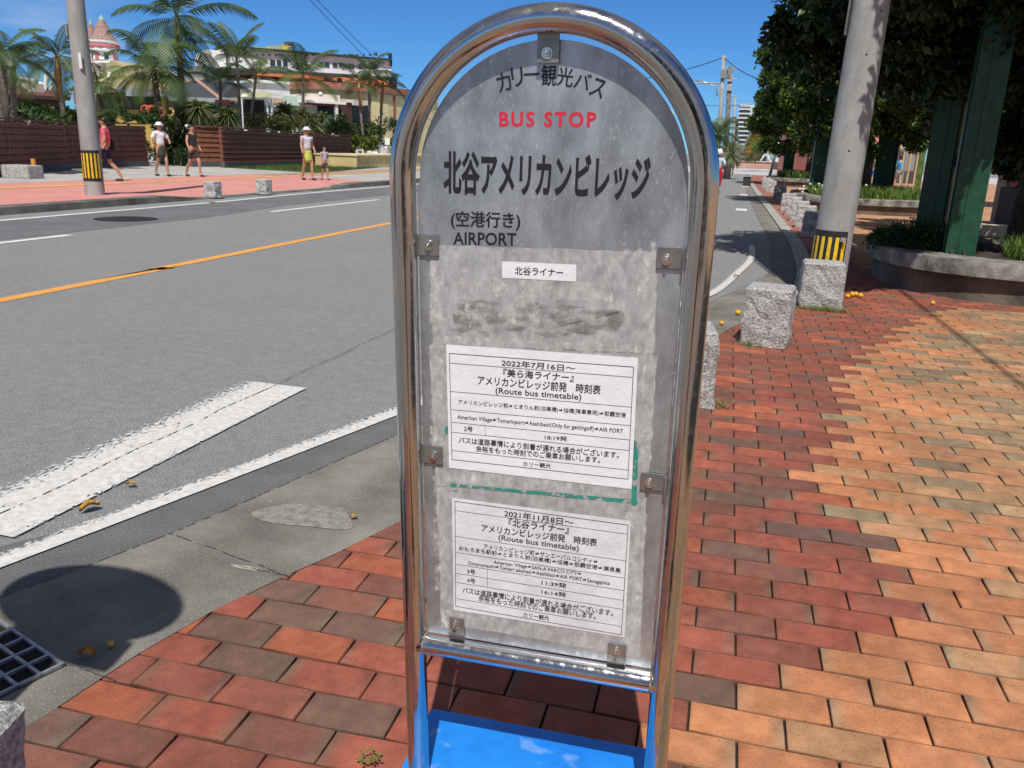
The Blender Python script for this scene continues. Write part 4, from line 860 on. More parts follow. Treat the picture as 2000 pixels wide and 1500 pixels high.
# --- turret building
f=Fac(150,58,345,52,'turret_building','yellow building with a pink and white turret and two conical roofs, behind the tall palms')
f.part('wall',YELp,168,150,345,262,.6,9,zmin=.1)
f.part('ochre_wall',YEL,170,186,345,262,0,.55,zmin=.1)
m=MB(); f.pts(m,[(215,118),(220,118),(300,160),(300,175),(215,175)],.2,5); m.build('gable',C('gable_sand',(.45,.38,.20)),f.root)
m=MB(); f.box(m,168,172,270,180,-1,1); f.box(m,245,178,345,188,-1.2,1); m.build('eave',GRYE,f.root)
for x0,x1 in ((198,236),(241,262),(264,300)): f.part('shop_opening',DK,x0,188,x1,214,-.05,.1)
u,zt=f.uz(202,82,2.2); r=(f.uz(222,90,2.2)[0]-f.uz(182,90,2.2)[0])/2
tw=MB(); zb1=f.uz(202,118,2.2)[1]; tw.lathe([(r*.8,zb1),(r*.8,zt-.75),(r*1.02,zt-.7),(r*1.02,zt-.5)],(u,2.2,0),10); t_=tw.build('turret',W_,f.root)
MB().lathe([(r*1.03,zt-.5),(r*1.06,zt-.35),(r*1.03,zt-.2)],(u,2.2,0),20).build('pink_band',PNK,t_); MB().lathe([(r*1.0,zt-.2),(r*1.1,zt-.1),(r*1.12,zt+.05)],(u,2.2,0),20).build('cornice',W_,t_)
for k in range(8):
    a=k*math.pi/4+.2; MB().box(-.16,.16,-.03,.03,zt-1.35,zt-.85).build('turret_window' if k%2 else 'pink_panel',GL if k%2 else PNK,t_).matrix_local=Matrix.Translation((u+r*.8*math.cos(a),2.2+r*.8*math.sin(a),0))@Matrix.Rotation(a+math.pi/2,4,'Z')
m=MB(); f.box(m,190,122,200,170,1.5,2.6); f.box(m,209,122,217,170,1.5,2.6); f.box(m,185,118,222,122,1.2,3.2); m.build('balcony',W_,t_)
CON=C('cone_tile',(.36,.24,.20),var=.2,scale=5)
def cone(px0,px1,yb,px,yt,dep):
    u0=f.uz(px0,yb,dep)[0];u1=f.uz(px1,yb,dep)[0];z0=f.uz((px0+px1)/2,yb,dep)[1];uu,zt_=f.uz(px,yt,dep); R0=(u1-u0)/2; c=((u0+u1)/2,dep,0)
    o=MB().lathe([(R0,z0),(R0*.72,z0+(zt_-z0)*.22),(R0*.42,z0+(zt_-z0)*.55),(R0*.2,z0+(zt_-z0)*.8)],c,18).build('cone_roof',CON,f.root,smooth=True)
    MB().lathe([(R0*.2,z0+(zt_-z0)*.8),(R0*.08,z0+(zt_-z0)*.93),(.01,zt_)],c,12).build('spire_tip',C('copper_green',(.35,.50,.38)),o,smooth=True)
cone(183,222,82,199,28,2.2); cone(170,192,86,180,36,3.6)
u,z=f.uz(181,86,3.6); MB().lathe([(.62,z-4.5),(.62,z)],(u,3.6,0),12).build('small_turret',PKL,f.root)
# --- slate hip roof restaurant
f=Fac(335,44,485,43,'slate_roof_building','building with a dark slate hip roof and tan ridges, grey green roof behind')
f.part('wall',C('wall_mauve',(.16,.11,.10)),338,196,485,262,.4,7,zmin=.1)
def P3(px,py,dep): u,z=f.uz(px,py,dep); return (u,dep,z)
A=P3(383,156,3.5);B=P3(338,168,3.5);E1=P3(330,191,-.6);E2=P3(430,193,-.6);E3=P3(500,186,4);A2=P3(470,152,3.6)
m=MB(); m.poly([E1,E2,A,B]); m.poly([E2,E3,A2,A]); m.build('roof',SLT,f.root)
m=MB().tube([A,E2],.13,6); m.build('ridge',TANR,f.root); MB().tube([B,A],.10,6).build('ridge',TANR,f.root)
m=MB(); f.box(m,326,190,430,198,-.8,-.5); m.build('gutter_board',GRYE,f.root); MB().tube([P3(428,193,-.6),P3(482,200,1.5)],.12,6).build('gutter_board',GRYE,f.root)
f.part('dark_terrace',DK,345,200,478,235,.2,.45)
m=MB(); f.pts(m,[(349,152),(372,129),(412,129),(430,152)],7.5,9); m.build('grey_green_roof',GGR,f.root); f.part('grey_green_base',GRYE,349,152,430,160,7.4,9)
# --- big white and orange hotel like block
f=Fac(405,60,765,63.3,'white_orange_building','long white building with a row of small windows above an orange arcade, yellow rooftop hut')
f.part('upper_wall',W_,440,104,764,150,.6,12); f.part('tower_wall',W_,404,98,441,134,-.5,6)
m=MB(); f.pts(m,[(432,97),(441,92),(441,99)],-.4,5.5); m.build('pointed_cap',W_,f.root)
m=MB(); f.box(m,440,101,765,105,.2,12.2); f.box(m,763,104,766,130,.4,1); rt_=m.build('parapet_cap',C('dark_green_cap',(.03,.055,.05)),f.root)
m=MB()
for k in range(26): x=452+k*12.3; f.box(m,x,105.5+k*.0,x+2.5,108.5,.3,.62)
m.build('scuppers',C('dark_green_cap',(.03,.055,.05)),f.root)
for x0,x1,y0,y1 in ((528,537,116,128),(541,549,117,128),(553,561,117,129),(623,632,122,128),(634,643,122,129),(650,659,123,130),(662,671,124,130),(681,691,125,131),(700,709,126,132),(711,718,126,132),(727,737,127,133)):
    o=f.part('window',C('window_frame',(.6,.6,.6)),x0-1,y0-1,x1+1,y1+1,.55,.62); f.part('pane',GL,x0,y0,x1,y1,.50,.56,parent=o)
m=MB(); f.pts(m,[(440,132),(505,134),(766,150),(766,158),(505,146),(440,146)],-.8,.8); m.build('eave_band',C('eave_dark',(.075,.065,.07)),f.root)
f.part('arcade_back',C('arcade_brown',(.16,.045,.035)),440,146,764,200,1.5,3,zmin=3.2)
m=MB(); 
for (a,b,c,d) in ((501,143,560,149),(560,147,640,154),(608,150,664,157),(662,154,764,163)): f.box(m,a,b,c,d,-1.5,-.9)
m.build('arcade_beam',ORG_,f.root)
for x in (503,607,613,632,636,655,662,727,733,760): f.part('pillar',ORG_ if x%2 else ORD,x,150+max(0,(x-600)*.06),x+5,186,-1.45,-1.0)
for x0,x1 in ((618,630),(643,653),(742,758)):
    u0_,z0_=f.uz(x0,162,.9);u1_,z1_=f.uz(x1,162,.9); m=MB(); c_=(u0_+u1_)/2;rr_=(u1_-u0_)/2; zt=f.uz(x0,158,.9)[1]; 
    m.prismy([(u0_,z0_-.9),(u1_,z0_-.9)]+[(c_+rr_*math.cos(a),z0_+.2+rr_*.6*math.sin(a)) for a in np.linspace(0,math.pi,9)],-1.54,-1.51); m.build('arch_opening',DK,f.root)
f.part('lower_wall',C('lower_grey',(.42,.40,.38)),440,170,764,262,2,12,zmin=.1)
RY=C('rooftop_yellow',(.70,.66,.12)); RS=C('rooftop_straw',(.55,.50,.22))
for a,b,c,d,mt in ((497,92,521,104,RY),(521,94,528,105,W_),(528,90,545,106,RS),(545,88,552,106,C('roof_tan',(.55,.42,.25))),(552,92,568,107,RY),(561,84,569,107,RS)): f.part('rooftop_hut',mt,a,b,c,d,3,6)
f.part('chimney_cap',C('cap_brown',(.15,.1,.08)),560,81,571,85,2.9,4)
# --- white shop front
f=Fac(470,42,690,44,'white_shop','white shop front with a pale yellow awning, a yellow banner and a teal banner')
f.part('parapet',C('parapet_grey',(.60,.60,.61)),493,160,566,186,1,6); f.part('parapet_cap',W_,490,157,566,162,.8,6)
f.part('wall',C('shop_white',(.72,.72,.70)),526,184,600,262,.3,6,zmin=.1); f.part('wall',DK,480,190,530,262,1.2,3,zmin=.1)
m=MB(); f.pts(m,[(494,181),(530,180),(530,190),(480,190)],-.8,1.1); m.build('awning',C('awning_cream',(.72,.74,.45)),f.root)
m=MB(); f.box(m,480,190,530,193,-.85,.9); m.build('awning_edge',GRYE,f.root)
for x in (472,522,530): f.part('column',W_,x,192,x+2.5,240,-.6,-.4,zmin=.1)
f.part('fascia',C('fascia_cream',(.74,.66,.58)),600,184,664,198,-.5,5); f.part('cornice',W_,595,197,676,202,-1.1,3)
f.part('red_band',MAR,602,202,662,206,-.9,-.3); f.part('shop_window',DK,620,206,658,228,.1,.3); f.part('column',W_,656,200,661,262,-1,-.7,zmin=.1); f.part('side_wall',C('maroon_wall',(.08,.03,.03)),664,200,688,262,.2,5,zmin=.1)
f.part('wall',C('shop_white2',(.66,.66,.68)),600,206,620,262,.05,3,zmin=.1)
f.part('mint_panel',MNT,556,188,590,206,-.05,.28); f.part('faded_panel',C('faded_peach',(.66,.45,.33)),536,192,552,202,-.05,.28)
for a,b,c,d,mt in ((533,206,549,222,W_),(530,215,542,225,C('badge_red',(.6,.03,.05))),(536,208,540,212,C('badge_blue',(.1,.25,.35))),(543,208,547,212,C('badge_blue',(.1,.25,.35))),(518,206,531,222,C('badge_teal',(.02,.18,.17)))): f.part('painted_board',mt,a,b,c,d,-.25+random.uniform(-.05,.02),-.15)
f.part('yellow_banner',BYE,527,223,549,243,-.3,-.26); m=MB()
for x in (532,535,538,541,544): f.box(m,x,227,x+1.2,236,-.315,-.302)
m.build('banner_marks',C('banner_ochre',(.35,.25,.02)),f.root)
o=f.part('teal_banner',TEA,617,224,649,246,-.6,-.56); f.part('banner_picture',C('banner_cream',(.7,.6,.45)),629,232,635,243,-.62,-.601,parent=o)
f.part('counter',W_,525,243,560,250,-.8,.2)
bl=PD(626,184,56); o=MB().ball((0,0,0),.14,12).build('ball_lamp',W_,smooth=True); o.location=(bl.x,bl.y,bl.z); tag(o,'small white ball lamp on the cream fascia of the white shop','lamp')
# teal parasol with red board
p=PD(413,214,FD(413)+6); rt=empty('parasol',(p.x,p.y,.1),'small teal parasol with a red board beside it under the slate roof eave','parasol')
zt=zat(p,199,413)-.1; zb_=zat(p,214,413)-.1
MB().lathe([(.03,zt),(.35,(zt+zb_)/2+.05),(.55,zb_)],(0,0,0),8).build('canopy',C('parasol_teal',(.08,.45,.32)),rt); MB().tube([(0,0,0),(0,0,zt)],.03,8).build('pole',W_,rt)
MB().box(.15,1.0,.1,.14,zt-.12,zt+.12).build('red_board',C('board_red',(.62,.13,.10)),rt)
# coloured swim rings on display
p=PD(297,222,FD(297)+1); o=MB(); a=[(.28*math.cos(t),0,.28*math.sin(t)) for t in np.linspace(0,6.283,25)]; o.tube(a,.09,10,caps=False); o=o.build('swim_ring',C('ring_orange',(.8,.25,.05)),smooth=True); o.location=(p.x,p.y,p.z); tag(o,'orange swim ring hanging on display above the brown fence','swim ring')
for px,py,c,nm in ((284,214,(.6,.08,.08),'red'),(315,219,(.75,.3,.2),'salmon'),(332,219,(.8,.65,.2),'yellow')):
    p=PD(px,py,FD(px)+1); o=MB(); o.tube([(.19*math.cos(t),0,.15*math.sin(t)) for t in np.linspace(0,6.283,19)],.05,8,caps=False); o=o.build('beach_toy',C('toy_'+nm,c),smooth=True); o.location=(p.x,p.y,p.z); tag(o,'small %s beach ring on display above the brown fence'%nm,'beach toy')
# --- cream curved building
f=Fac(688,54,830,60,'cream_building','cream building with a curved front and a terracotta roof edge, partly behind the sign')
n=14; m=MB(); pl=[(u,2.2-2.2*math.sin(min(1,u/5)*math.pi/2)) for u in np.linspace(0,f.W+2,n)]; zt=f.uz(740,183)[1]
m.prism(pl+[(f.W+2,8),(0,8)],.1,zt); m.build('wall',YELp,f.root); m=MB().prism([(x-.2,y-.25) for x,y in pl]+[(f.W+2.2,8),(-.4,8)],zt,zt+.12); m.build('coping',C('coping_dark',(.12,.12,.1)),f.root)
m=MB().prism([(x+.4,y+1.2) for x,y in pl]+[(f.W+2.2,8),(0,8)],zt+.12,zt+.75); m.build('roof',TRC,f.root)
f.part('dark_doorway',DK,690,205,724,262,-.05,2.4,zmin=.1); f.part('balcony',C('balcony_white',(.66,.62,.58)),690,196,712,206,-.5,.4)
for x in (770,): f.part('pipe',C('pipe_brown',(.3,.12,.08)),x,188,x+3,262,-.12,-.02,zmin=.1)
# --- yellow low planter wall
a=G(697,329,.12); zt=zat(a,305,697); o=MB().bbox(0,-2.3,0,12,0,zt-.12,.03) if False else MB().box(-2.3,0,0,12,0,zt-.12)
o=o.build('wall',C('planter_yellow',(.62,.50,.24),scale=2)); rt=empty('yellow_planter_wall',(a.x,a.y,.12),'low yellow rendered planter wall left of the sign beside the lawn','planter'); o.parent=rt
MB().box(-2.36,.05,-.05,12,zt-.12,zt-.05).build('coping',C('planter_yellow_top',(.72,.62,.36)),rt)
# --- fences
FG_='brown slatted fence sections with string lights'
def fence(a,b,za,zb,label,wood=WD,lights=True,base=.22):
    d=Vector((b.x-a.x,b.y-a.y,0)); Ln=d.length; rt=empty('slatted_fence',(a.x,a.y,.12),label,'fence',FG_,rz=math.atan2(d.y,d.x)); h=lambda u:za+(zb-za)*u/Ln-.12
    m=MB(); n=7; 
    for k in range(n):
        t0=k/n; t1=(k+.76)/n
        m.add([(0,-.02,base+(h(0)-base)*t0),(Ln,-.02,base+(h(Ln)-base)*t0),(Ln,.0,base+(h(Ln)-base)*t1),(0,.0,base+(h(0)-base)*t1),(0,.03,base+(h(0)-base)*t0),(Ln,.03,base+(h(Ln)-base)*t0),(Ln,.03,base+(h(Ln)-base)*t1),(0,.03,base+(h(0)-base)*t1)],[(0,1,2,3),(3,2,6,7),(1,5,6,2),(0,3,7,4),(4,7,6,5)])
    m.box(0,Ln,.034,.05,base,min(h(0),h(Ln))-.03)
    m.build('slat_panel',wood,rt); MB().box(0,Ln,-.05,.06,-.02,base-.004).build('plinth',C('plinth_grey',(.10,.105,.11)),rt)
    MB().add([(0,-.06,h(0)),(Ln,-.06,h(Ln)),(Ln,.08,h(Ln)),(0,.08,h(0)),(0,-.06,h(0)+.05),(Ln,-.06,h(Ln)+.05),(Ln,.08,h(Ln)+.05),(0,.08,h(0)+.05)],[(3,2,1,0),(4,5,6,7),(0,1,5,4),(1,2,6,5),(2,3,7,6),(3,0,4,7)]).build('cap_rail',wood,rt)
    k=0
    while k*2.0<Ln-.1: u=.05+k*2.0; MB().box(u-.045,u+.045,.052,.13,-.02,h(u)).build('post',wood,rt); k+=1
    if lights:
        rr=random.Random(int(Ln*10)); m=MB(); u=.1
        while u<Ln-.1:
            l=rr.uniform(.35,1.0)*(h(u)-base)*.75; w=rr.uniform(.0025,.006); z=h(u)-.08; x=u
            P=[]; 
            for q in range(5): P.append((x+rr.uniform(-.02,.02),-.045,z-l*q/4))
            for p0,p1 in zip(P,P[1:]): m.add([(p0[0]-w,-.045,p0[2]),(p0[0]+w,-.045,p0[2]),(p1[0]+w,-.045,p1[2]),(p1[0]-w,-.045,p1[2])],[(0,1,2,3)])
            u+=rr.uniform(.09,.24)
        P=[]; u=0
        while u<Ln: P.append((u,-.05,h(u)-.05-.07*abs(math.sin(u*2.1)))); u+=.15
        m.tube(P,.006,4); m.build('string_lights',C('string_light_cord',(.42,.36,.32)),rt)
    return rt
def gz(px,py): return G(px,py,.12)
A=gz(0,345);B=gz(137,332); dd=(A-B).normalized(); A2=A+dd*6
za=zat(A,232,0);zb2=zat(B,241,137)
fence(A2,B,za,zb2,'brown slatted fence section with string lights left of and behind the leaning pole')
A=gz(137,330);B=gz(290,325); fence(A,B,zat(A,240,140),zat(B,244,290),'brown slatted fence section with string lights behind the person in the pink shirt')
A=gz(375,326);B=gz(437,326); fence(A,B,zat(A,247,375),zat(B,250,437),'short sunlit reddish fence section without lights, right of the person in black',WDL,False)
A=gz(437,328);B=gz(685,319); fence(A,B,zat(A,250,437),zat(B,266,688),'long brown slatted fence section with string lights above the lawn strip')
# small white lamps on the fence caps
LMG='small white spotlights on the fence top'
for px,py,nm in ((54,237,'left of the leaning pole'),(365,246,'above the person in black'),(395,251,'on the reddish section'),(480,256,'nearest the reddish section'),(546,259,'over the middle of the lawn strip'),(650,263,'nearest the right end of the fence')):
    p=PD(px,py,FD(px)-.1); o=MB().lathe([(.001,-.04),(.07,-.05),(.09,.03),(.04,.06),(.001,.06)],(0,0,0),10).box(-.02,.02,-.02,.02,-.12,-.03).build('spotlight',W_); o.location=(p.x,p.y,p.z); tag(o,'small white spotlight on the brown fence top, '+nm,'spotlight',LMG)
# ------------------------------------------------------------------ palms
M_frond=mat('palm_frond',(1,1,1),rough=.5,attr='Col',var=.08,scale=2,trans=.28)
M_ptr=mat('palm_trunk',(.28,.235,.20),rough=.95,var=.3,scale=6,bump=.8,bscale=20,stretch=(1,1,5))
M_pcs=mat('palm_crownshaft',(.38,.22,.07),rough=.6,var=.2,scale=4)
def fronds(R,n,seed,cols,el=(-25,75),droop=1.1,lw=.034,ll=.36,pairs=30,up=0.):
    n=int(n*.8)
    rr=random.Random(seed); V=[];F=[];Cc=[]
    for k in range(n):
        az=k*2.399+rr.uniform(-.3,.3); e=R_(el[0]+(el[1]-el[0])*((k+.5)/n)); r=R*rr.uniform(.8,1.1); c=np.array(cols[int(rr.random()*len(cols))])*rr.uniform(.75,1.25)
        p=Vector((0,0,up)); a=Vector((math.cos(az),math.sin(az),0)); ang=e; st=r/pairs; pts=[]
        for i in range(pairs+1):
            pts.append((p.copy(),ang)); d=a*math.cos(ang)+Vector((0,0,math.sin(ang))); p+=d*st; ang-=droop*1.6/pairs*(i/pairs+.35)
        sd=a.cross(Vector((0,0,1))).normalized()
        for i in range(1,pairs+1):
            q,an=pts[i]; d=a*math.cos(an)+Vector((0,0,math.sin(an))); upv=sd.cross(d).normalized(); t=i/pairs
            if t<.12: continue
            L_=r*ll*math.sin(math.pi*min(1,t*.86+.12))**.6*rr.uniform(.85,1.1)
            for s in (-1,1):
                dv=(sd*s*.85+d*.55-upv*.12).normalized(); tip=q+dv*L_+Vector((0,0,-L_*.28)); mid=q+dv*L_*.5+Vector((0,0,-.02*L_)); w=d*lw*r/2.4
                n0=len(V); V+=[q-w*.5,q+w*.5,mid+w,mid-w,tip,tip]; F+=[(n0,n0+1,n0+2,n0+3),(n0+3,n0+2,n0+4,n0+5)]; Cc+=[tuple(c*rr.uniform(.85,1.15))+(1,)]*6
        for i in range(pairs):
            q,an=pts[i];q2,_=pts[i+1]; w=.03*(1-i/pairs)+.008; n0=len(V); V+=[q-sd*w,q+sd*w,q2+sd*w*.9,q2-sd*w*.9]; F.append((n0,n0+1,n0+2,n0+3)); Cc+=[tuple(c*1.4)+(1,)]*4
    return np.array([tuple(v) for v in V]),np.array(F),np.array(Cc)
PC=[(.06,.105,.03),(.08,.135,.03),(.13,.18,.045),(.065,.11,.05)]
PG='palms behind the fence across the road'
def palm(px,py,D,R,pb,label,seed=1,n=20,el=(-30,80),tr=.11,droop=1.1,cols=PC,shaft=None,group=PG,ll=.34,cat='palm tree',base_z=.1):
    k_=(FD(px)+max(1.2,(D-25)*.35))/D; D*=k_; R*=k_*.86; tr*=k_; p=PD(px,py,D); a0=PD(pb,262,D); base=Vector((a0.x,a0.y,base_z)); top=p-base
    rt=empty('palm_tree',base,label,cat,group); mid=top*.5+Vector((random.uniform(-.1,.1),random.uniform(-.1,.1),0))
    MB().tube([(0,0,0),tuple(top*.12),tuple(mid),tuple(top)],[tr*1.5,tr*1.1,tr*.9,tr*.75],10).build('trunk',M_ptr,rt,smooth=True)
    if shaft: MB().tube([tuple(top*.62),tuple(top*.85),tuple(top*1.02)],[tr*.8,tr*1.25,tr*.7],10).build('crownshaft',M_pcs,rt,smooth=True)
    V,F,Cc=fronds(R,n,seed,cols,el,droop,ll=ll); V=V+np.array(top); np_mesh('crown',V,F,M_frond,rt,cols=Cc); return rt
palm(345,35,32,3.0,352,'tallest coconut palm, its crown reaching the top edge of the photo',11,18,(-35,80),.13,1.0)
palm(300,135,31,2.2,318,'coconut palm with a full crown just left of the tallest palm',12,20,(-40,75),.12,1.25)
palm(5,105,25,1.55,6,'palm cut off by the left edge of the photo',13,17,(-30,75),.12,1.0)
palm(26,125,27,1.2,22,'second palm from the left edge',14,10,(20,80),.09,1.1)
palm(112,112,28,1.6,114,'palm with an orange brown stem just left of the leaning pole',15,18,(-35,80),.08,1.0,shaft=1)
palm(192,165,30,1.5,180,'yellowish palm hidden partly by the leaning pole',16,16,(-35,75),.09,1.1,cols=[(.12,.16,.03),(.07,.12,.03)])
palm(430,160,36,1.8,438,'left one of the pair of slender palms in front of the slate roof',17,13,(0,80),.08,.8)
palm(462,112,38,2.0,469,'right one of the pair of slender palms in front of the slate roof, taller',18,13,(10,85),.08,.75)
palm(592,148,38,2.1,584,'single slender palm in front of the white and orange building',19,14,(-10,85),.08,.9)
palm(500,150,39,1.6,478,'small palm crown between the slender pair and the single palm',20,11,(0,80),.07,.8)
ar=[(.05,.09,.03),(.08,.12,.03)]
palm(700,160,41,1.5,715,'left stem of the orange stemmed palm cluster near the sign',21,11,(-10,75),.07,1.0,ar,1)
palm(722,142,42,1.7,722,'middle and tallest stem of the orange stemmed palm cluster near the sign',22,12,(-10,80),.08,1.0,ar,1)
palm(748,165,41,1.5,737,'right stem of the orange stemmed palm cluster near the sign',23,11,(-10,75),.07,1.0,ar,1)
# shrubs behind the fence
MG=[((.05,.10,.025),3),((.09,.15,.035),2),((.03,.06,.02),1.5)]; YG=[((.22,.26,.03),2),((.12,.17,.03),2),((.05,.09,.02),1)]; RG=[((.22,.14,.05),1),((.08,.12,.03),3)]; SPK=[((.09,.14,.035),2),((.16,.20,.06),2),((.05,.09,.03),2),((.20,.17,.10),.8)]
SG2='shrubs behind the fence across the road'
for px,py,D,r,cols,leaf,asp,nm in ((20,230,27,(1.3,1,1.0),MG,.14,.4,'dark green shrub at the far left behind the fence'),(62,222,27,(1.2,1,.9),MG,.14,.4,'mid green shrub under the tiled house'),(92,228,26.5,(1.0,.8,.8),YG,.16,.3,'yellow green shrub just left of the leaning pole'),(125,232,26.5,(.7,.7,.7),MG,.15,.35,'bright leafy shrub touching the leaning pole on its left'),(178,232,27.5,(.7,.7,.7),SPK,.2,.15,'spiky light shrub just right of the leaning pole'),
   (235,225,31,(2.3,1,.75),MG,.13,.45,'long clipped green hedge above the fence behind the pink shirt'),(510,238,37,(2.3,1,.9),RG,.14,.4,'low shrub with reddish tips left of the yellow banner'),(330,285,30,(1.6,.8,1.7),MG,.16,.4,'dark hedge plant seen through the gap between two fence sections'),(660,246,40,(.8,.8,1.4),MG,.16,.4,'dark shrub beside the maroon wall'),(735,262,43,(2.3,1.2,2.5),MG,.22,.35,'large dark shrub under the orange stemmed palms'),(700,280,42,(1.3,.8,1.0),YG,.2,.3,'yellowish leafy plant at the foot of the orange stemmed palms')):
    k_=1.15; r=(r[0]*k_,r[1]*k_,r[2]*k_*.62); D=FD(px)+(r[0]*1.7+1.6 if px<150 else r[1]+1.1)+max(0,(D-27)*.15); leaf*=k_; p=PD(px,py,D); bush('shrub',(p.x,p.y,p.z-r[2]*.35),r,2600,leaf,cols,nm,SG2,seed=px,aspect=asp,K=30)
def spiky(px,py,D,R,n,nm,seed,cols=SPK,w=.03,group='fan shaped spiky shrubs',zb=None):
    R*=.92; D=FD(px)+(R+.3 if D>30 else .1); p=PD(px,py,D); rt=empty('spiky_shrub',(p.x,p.y,p.z-R*.8),nm,'shrub',group); rg=np.random.default_rng(seed); heads=rg.normal(size=(7,3))*np.array([.45,.4,.3])*R+np.array([0,0,R*.8])
    k=MB()
    for h in heads: k.tube([(0,0,-.9),tuple(h*.6),tuple(h)],[.05,.035,.02],6)
    k.build('stem',M_ptr,rt); h=heads[rg.integers(0,7,n)]; d=rg.normal(size=(n,3))+np.array([0,0,.35]); d/=np.linalg.norm(d,axis=1)[:,None]; L_=R*.62*(.7+.5*rg.random(n))[:,None]
    s=np.cross(d,rg.normal(size=(n,3))); s/=np.linalg.norm(s,axis=1)[:,None]; s*=w*R
    m1=h+d*L_*.5; tp=h+d*L_-np.array([0,0,1])*L_*.35; V=np.stack([h-s*.4,h+s*.4,m1+s,m1-s,tp,tp],1).reshape(-1,3); q=np.arange(n)*6
    F=np.concatenate([np.stack([q,q+1,q+2,q+3],1),np.stack([q+3,q+2,q+4,q+5],1)]); cc=np.array([c[0] for c in cols]); Cc=np.c_[np.repeat(cc[rg.integers(0,len(cc),n)]*(.7+.6*rg.random(n))[:,None],6,axis=0),np.ones(n*6)]
    np_mesh('foliage',V,F,M_frond,rt,cols=Cc); return rt
spiky(380,222,32,1.25,1500,'big spiky shrub under the slate roof, behind the person in black',3); spiky(425,238,34,1.0,900,'smaller spiky shrub below the teal parasol',4)
spiky(575,228,36,1.35,1700,'big spiky shrub in front of the white shop, right of the yellow banner',5); spiky(610,242,37,.9,800,'smaller spiky shrub left of the teal banner',6)
p=PD(352,300,29); bush('shrub',(p.x,p.y,.12),(.4,.4,.7),900,.12,MG,'dark shrub in the gap of the fence between the two women','gap plant',seed=2,K=18) if False else None
spiky(355,300,28.4,.7,600,'dark leafy plant growing in the gap between two fence sections',7,cols=[((.03,.06,.02),1),((.06,.11,.03),1)])
# parked cars
def car(loc,rz,colr,label,L_=4.3,Wd=1.7,Hh=1.45,group='cars parked beyond the yellow planter'):
    rt=empty('parked_car',loc,label,'car',group,rz=rz); m=MB()
    prof=[(-L_/2,.30),(-L_/2,.75),(-L_/2+.25,.92),(-L_*.22,1.0),(-L_*.08,Hh),(L_*.28,Hh),(L_*.42,1.02),(L_/2-.03,.92),(L_/2,.5),(L_/2,.30)]
    bm=bmesh.new(); vs=[[bm.verts.new((x,s*(Wd/2-(.13 if z>1.01 else 0)),z)) for x,z in prof] for s in (-1,1)]
    bm.faces.new(vs[0]);bm.faces.new(vs[1][::-1])
    for i in range(len(prof)): j=(i+1)%len(prof); bm.faces.new((vs[0][i],vs[1][i],vs[1][j],vs[0][j]))
    bmesh.ops.recalc_face_normals(bm,faces=bm.faces); bmesh.ops.bevel(bm,geom=bm.edges[:],offset=.06,segments=3,affect='EDGES'); me=bpy.data.meshes.new('body'); bm.to_mesh(me); bm.free()
    me.materials.append(mat('car_paint_'+colr[0],colr[1],rough=.25,coat=.8,var=.02)); o=bpy.data.objects.new('body',me); col_.objects.link(o); o.parent=rt
    for s in (-1,1):
        MB().add([(-L_*.19,s*(Wd/2-.06),1.03),(L_*.37,s*(Wd/2-.06),1.03),(L_*.265,s*(Wd/2-.115),Hh-.08),(-L_*.075,s*(Wd/2-.115),Hh-.08)],[(0,1,2,3)]).build('side_window',GL,rt)
        for x in (-L_*.31,L_*.31):
            w=MB(); k=24; vs_=[(x+.31*math.cos(2*math.pi*i/k),y,.31+.31*math.sin(2*math.pi*i/k)) for y in (s*(Wd/2-.17),s*(Wd/2+.02)) for i in range(k)]; w.add(vs_,[tuple(range(k)),tuple(range(2*k-1,k-1,-1))]+[(i,k+i,k+(i+1)%k,(i+1)%k) for i in range(k)])
            wo=w.build('wheel',C('tyre',(.02,.02,.02)),rt); w=MB(); vs_=[(x+.2*math.cos(2*math.pi*i/k),s*(Wd/2+.024),.31+.2*math.sin(2*math.pi*i/k)) for i in range(k)]; w.add(vs_,[tuple(range(k))]); w.build('rim',M_gal,wo)
        MB().bbox(-L_/2-.02,-L_/2+.12,s*.72-.18,s*.72+.12,.66,.80,.02).build('headlight',C('headlight_glass',(.7,.72,.75),rough=.1),rt)
    MB().add([(-L_*.205,-Wd*.40,1.05),(-L_*.205,Wd*.40,1.05),(-L_*.10,Wd*.37,Hh-.06),(-L_*.10,-Wd*.37,Hh-.06)],[(0,1,2,3)]).build('windscreen',GL,rt); return rt
a=PD(730,292,61); car((a.x,a.y,.1),R_(200),('white',(.72,.73,.74)),'white parked car seen over the yellow planter wall, nearer the sign')
a=PD(700,290,63); car((a.x,a.y,.1),R_(195),('white',(.72,.73,.74)),'white parked car behind the palm stems at the end of the fence')
p=PD(757,276,53); rt=empty('street_sign',(p.x,p.y,.1),'small white sign on a thin pole just left of the bus stop sign frame','sign'); z=p.z-.1; MB().tube([(0,0,0),(0,0,z+.2)],.025,8).build('pole',M_gal,rt); MB().box(-.16,.16,-.04,-.02,z-.2,z+.2).build('plate',W_,rt)
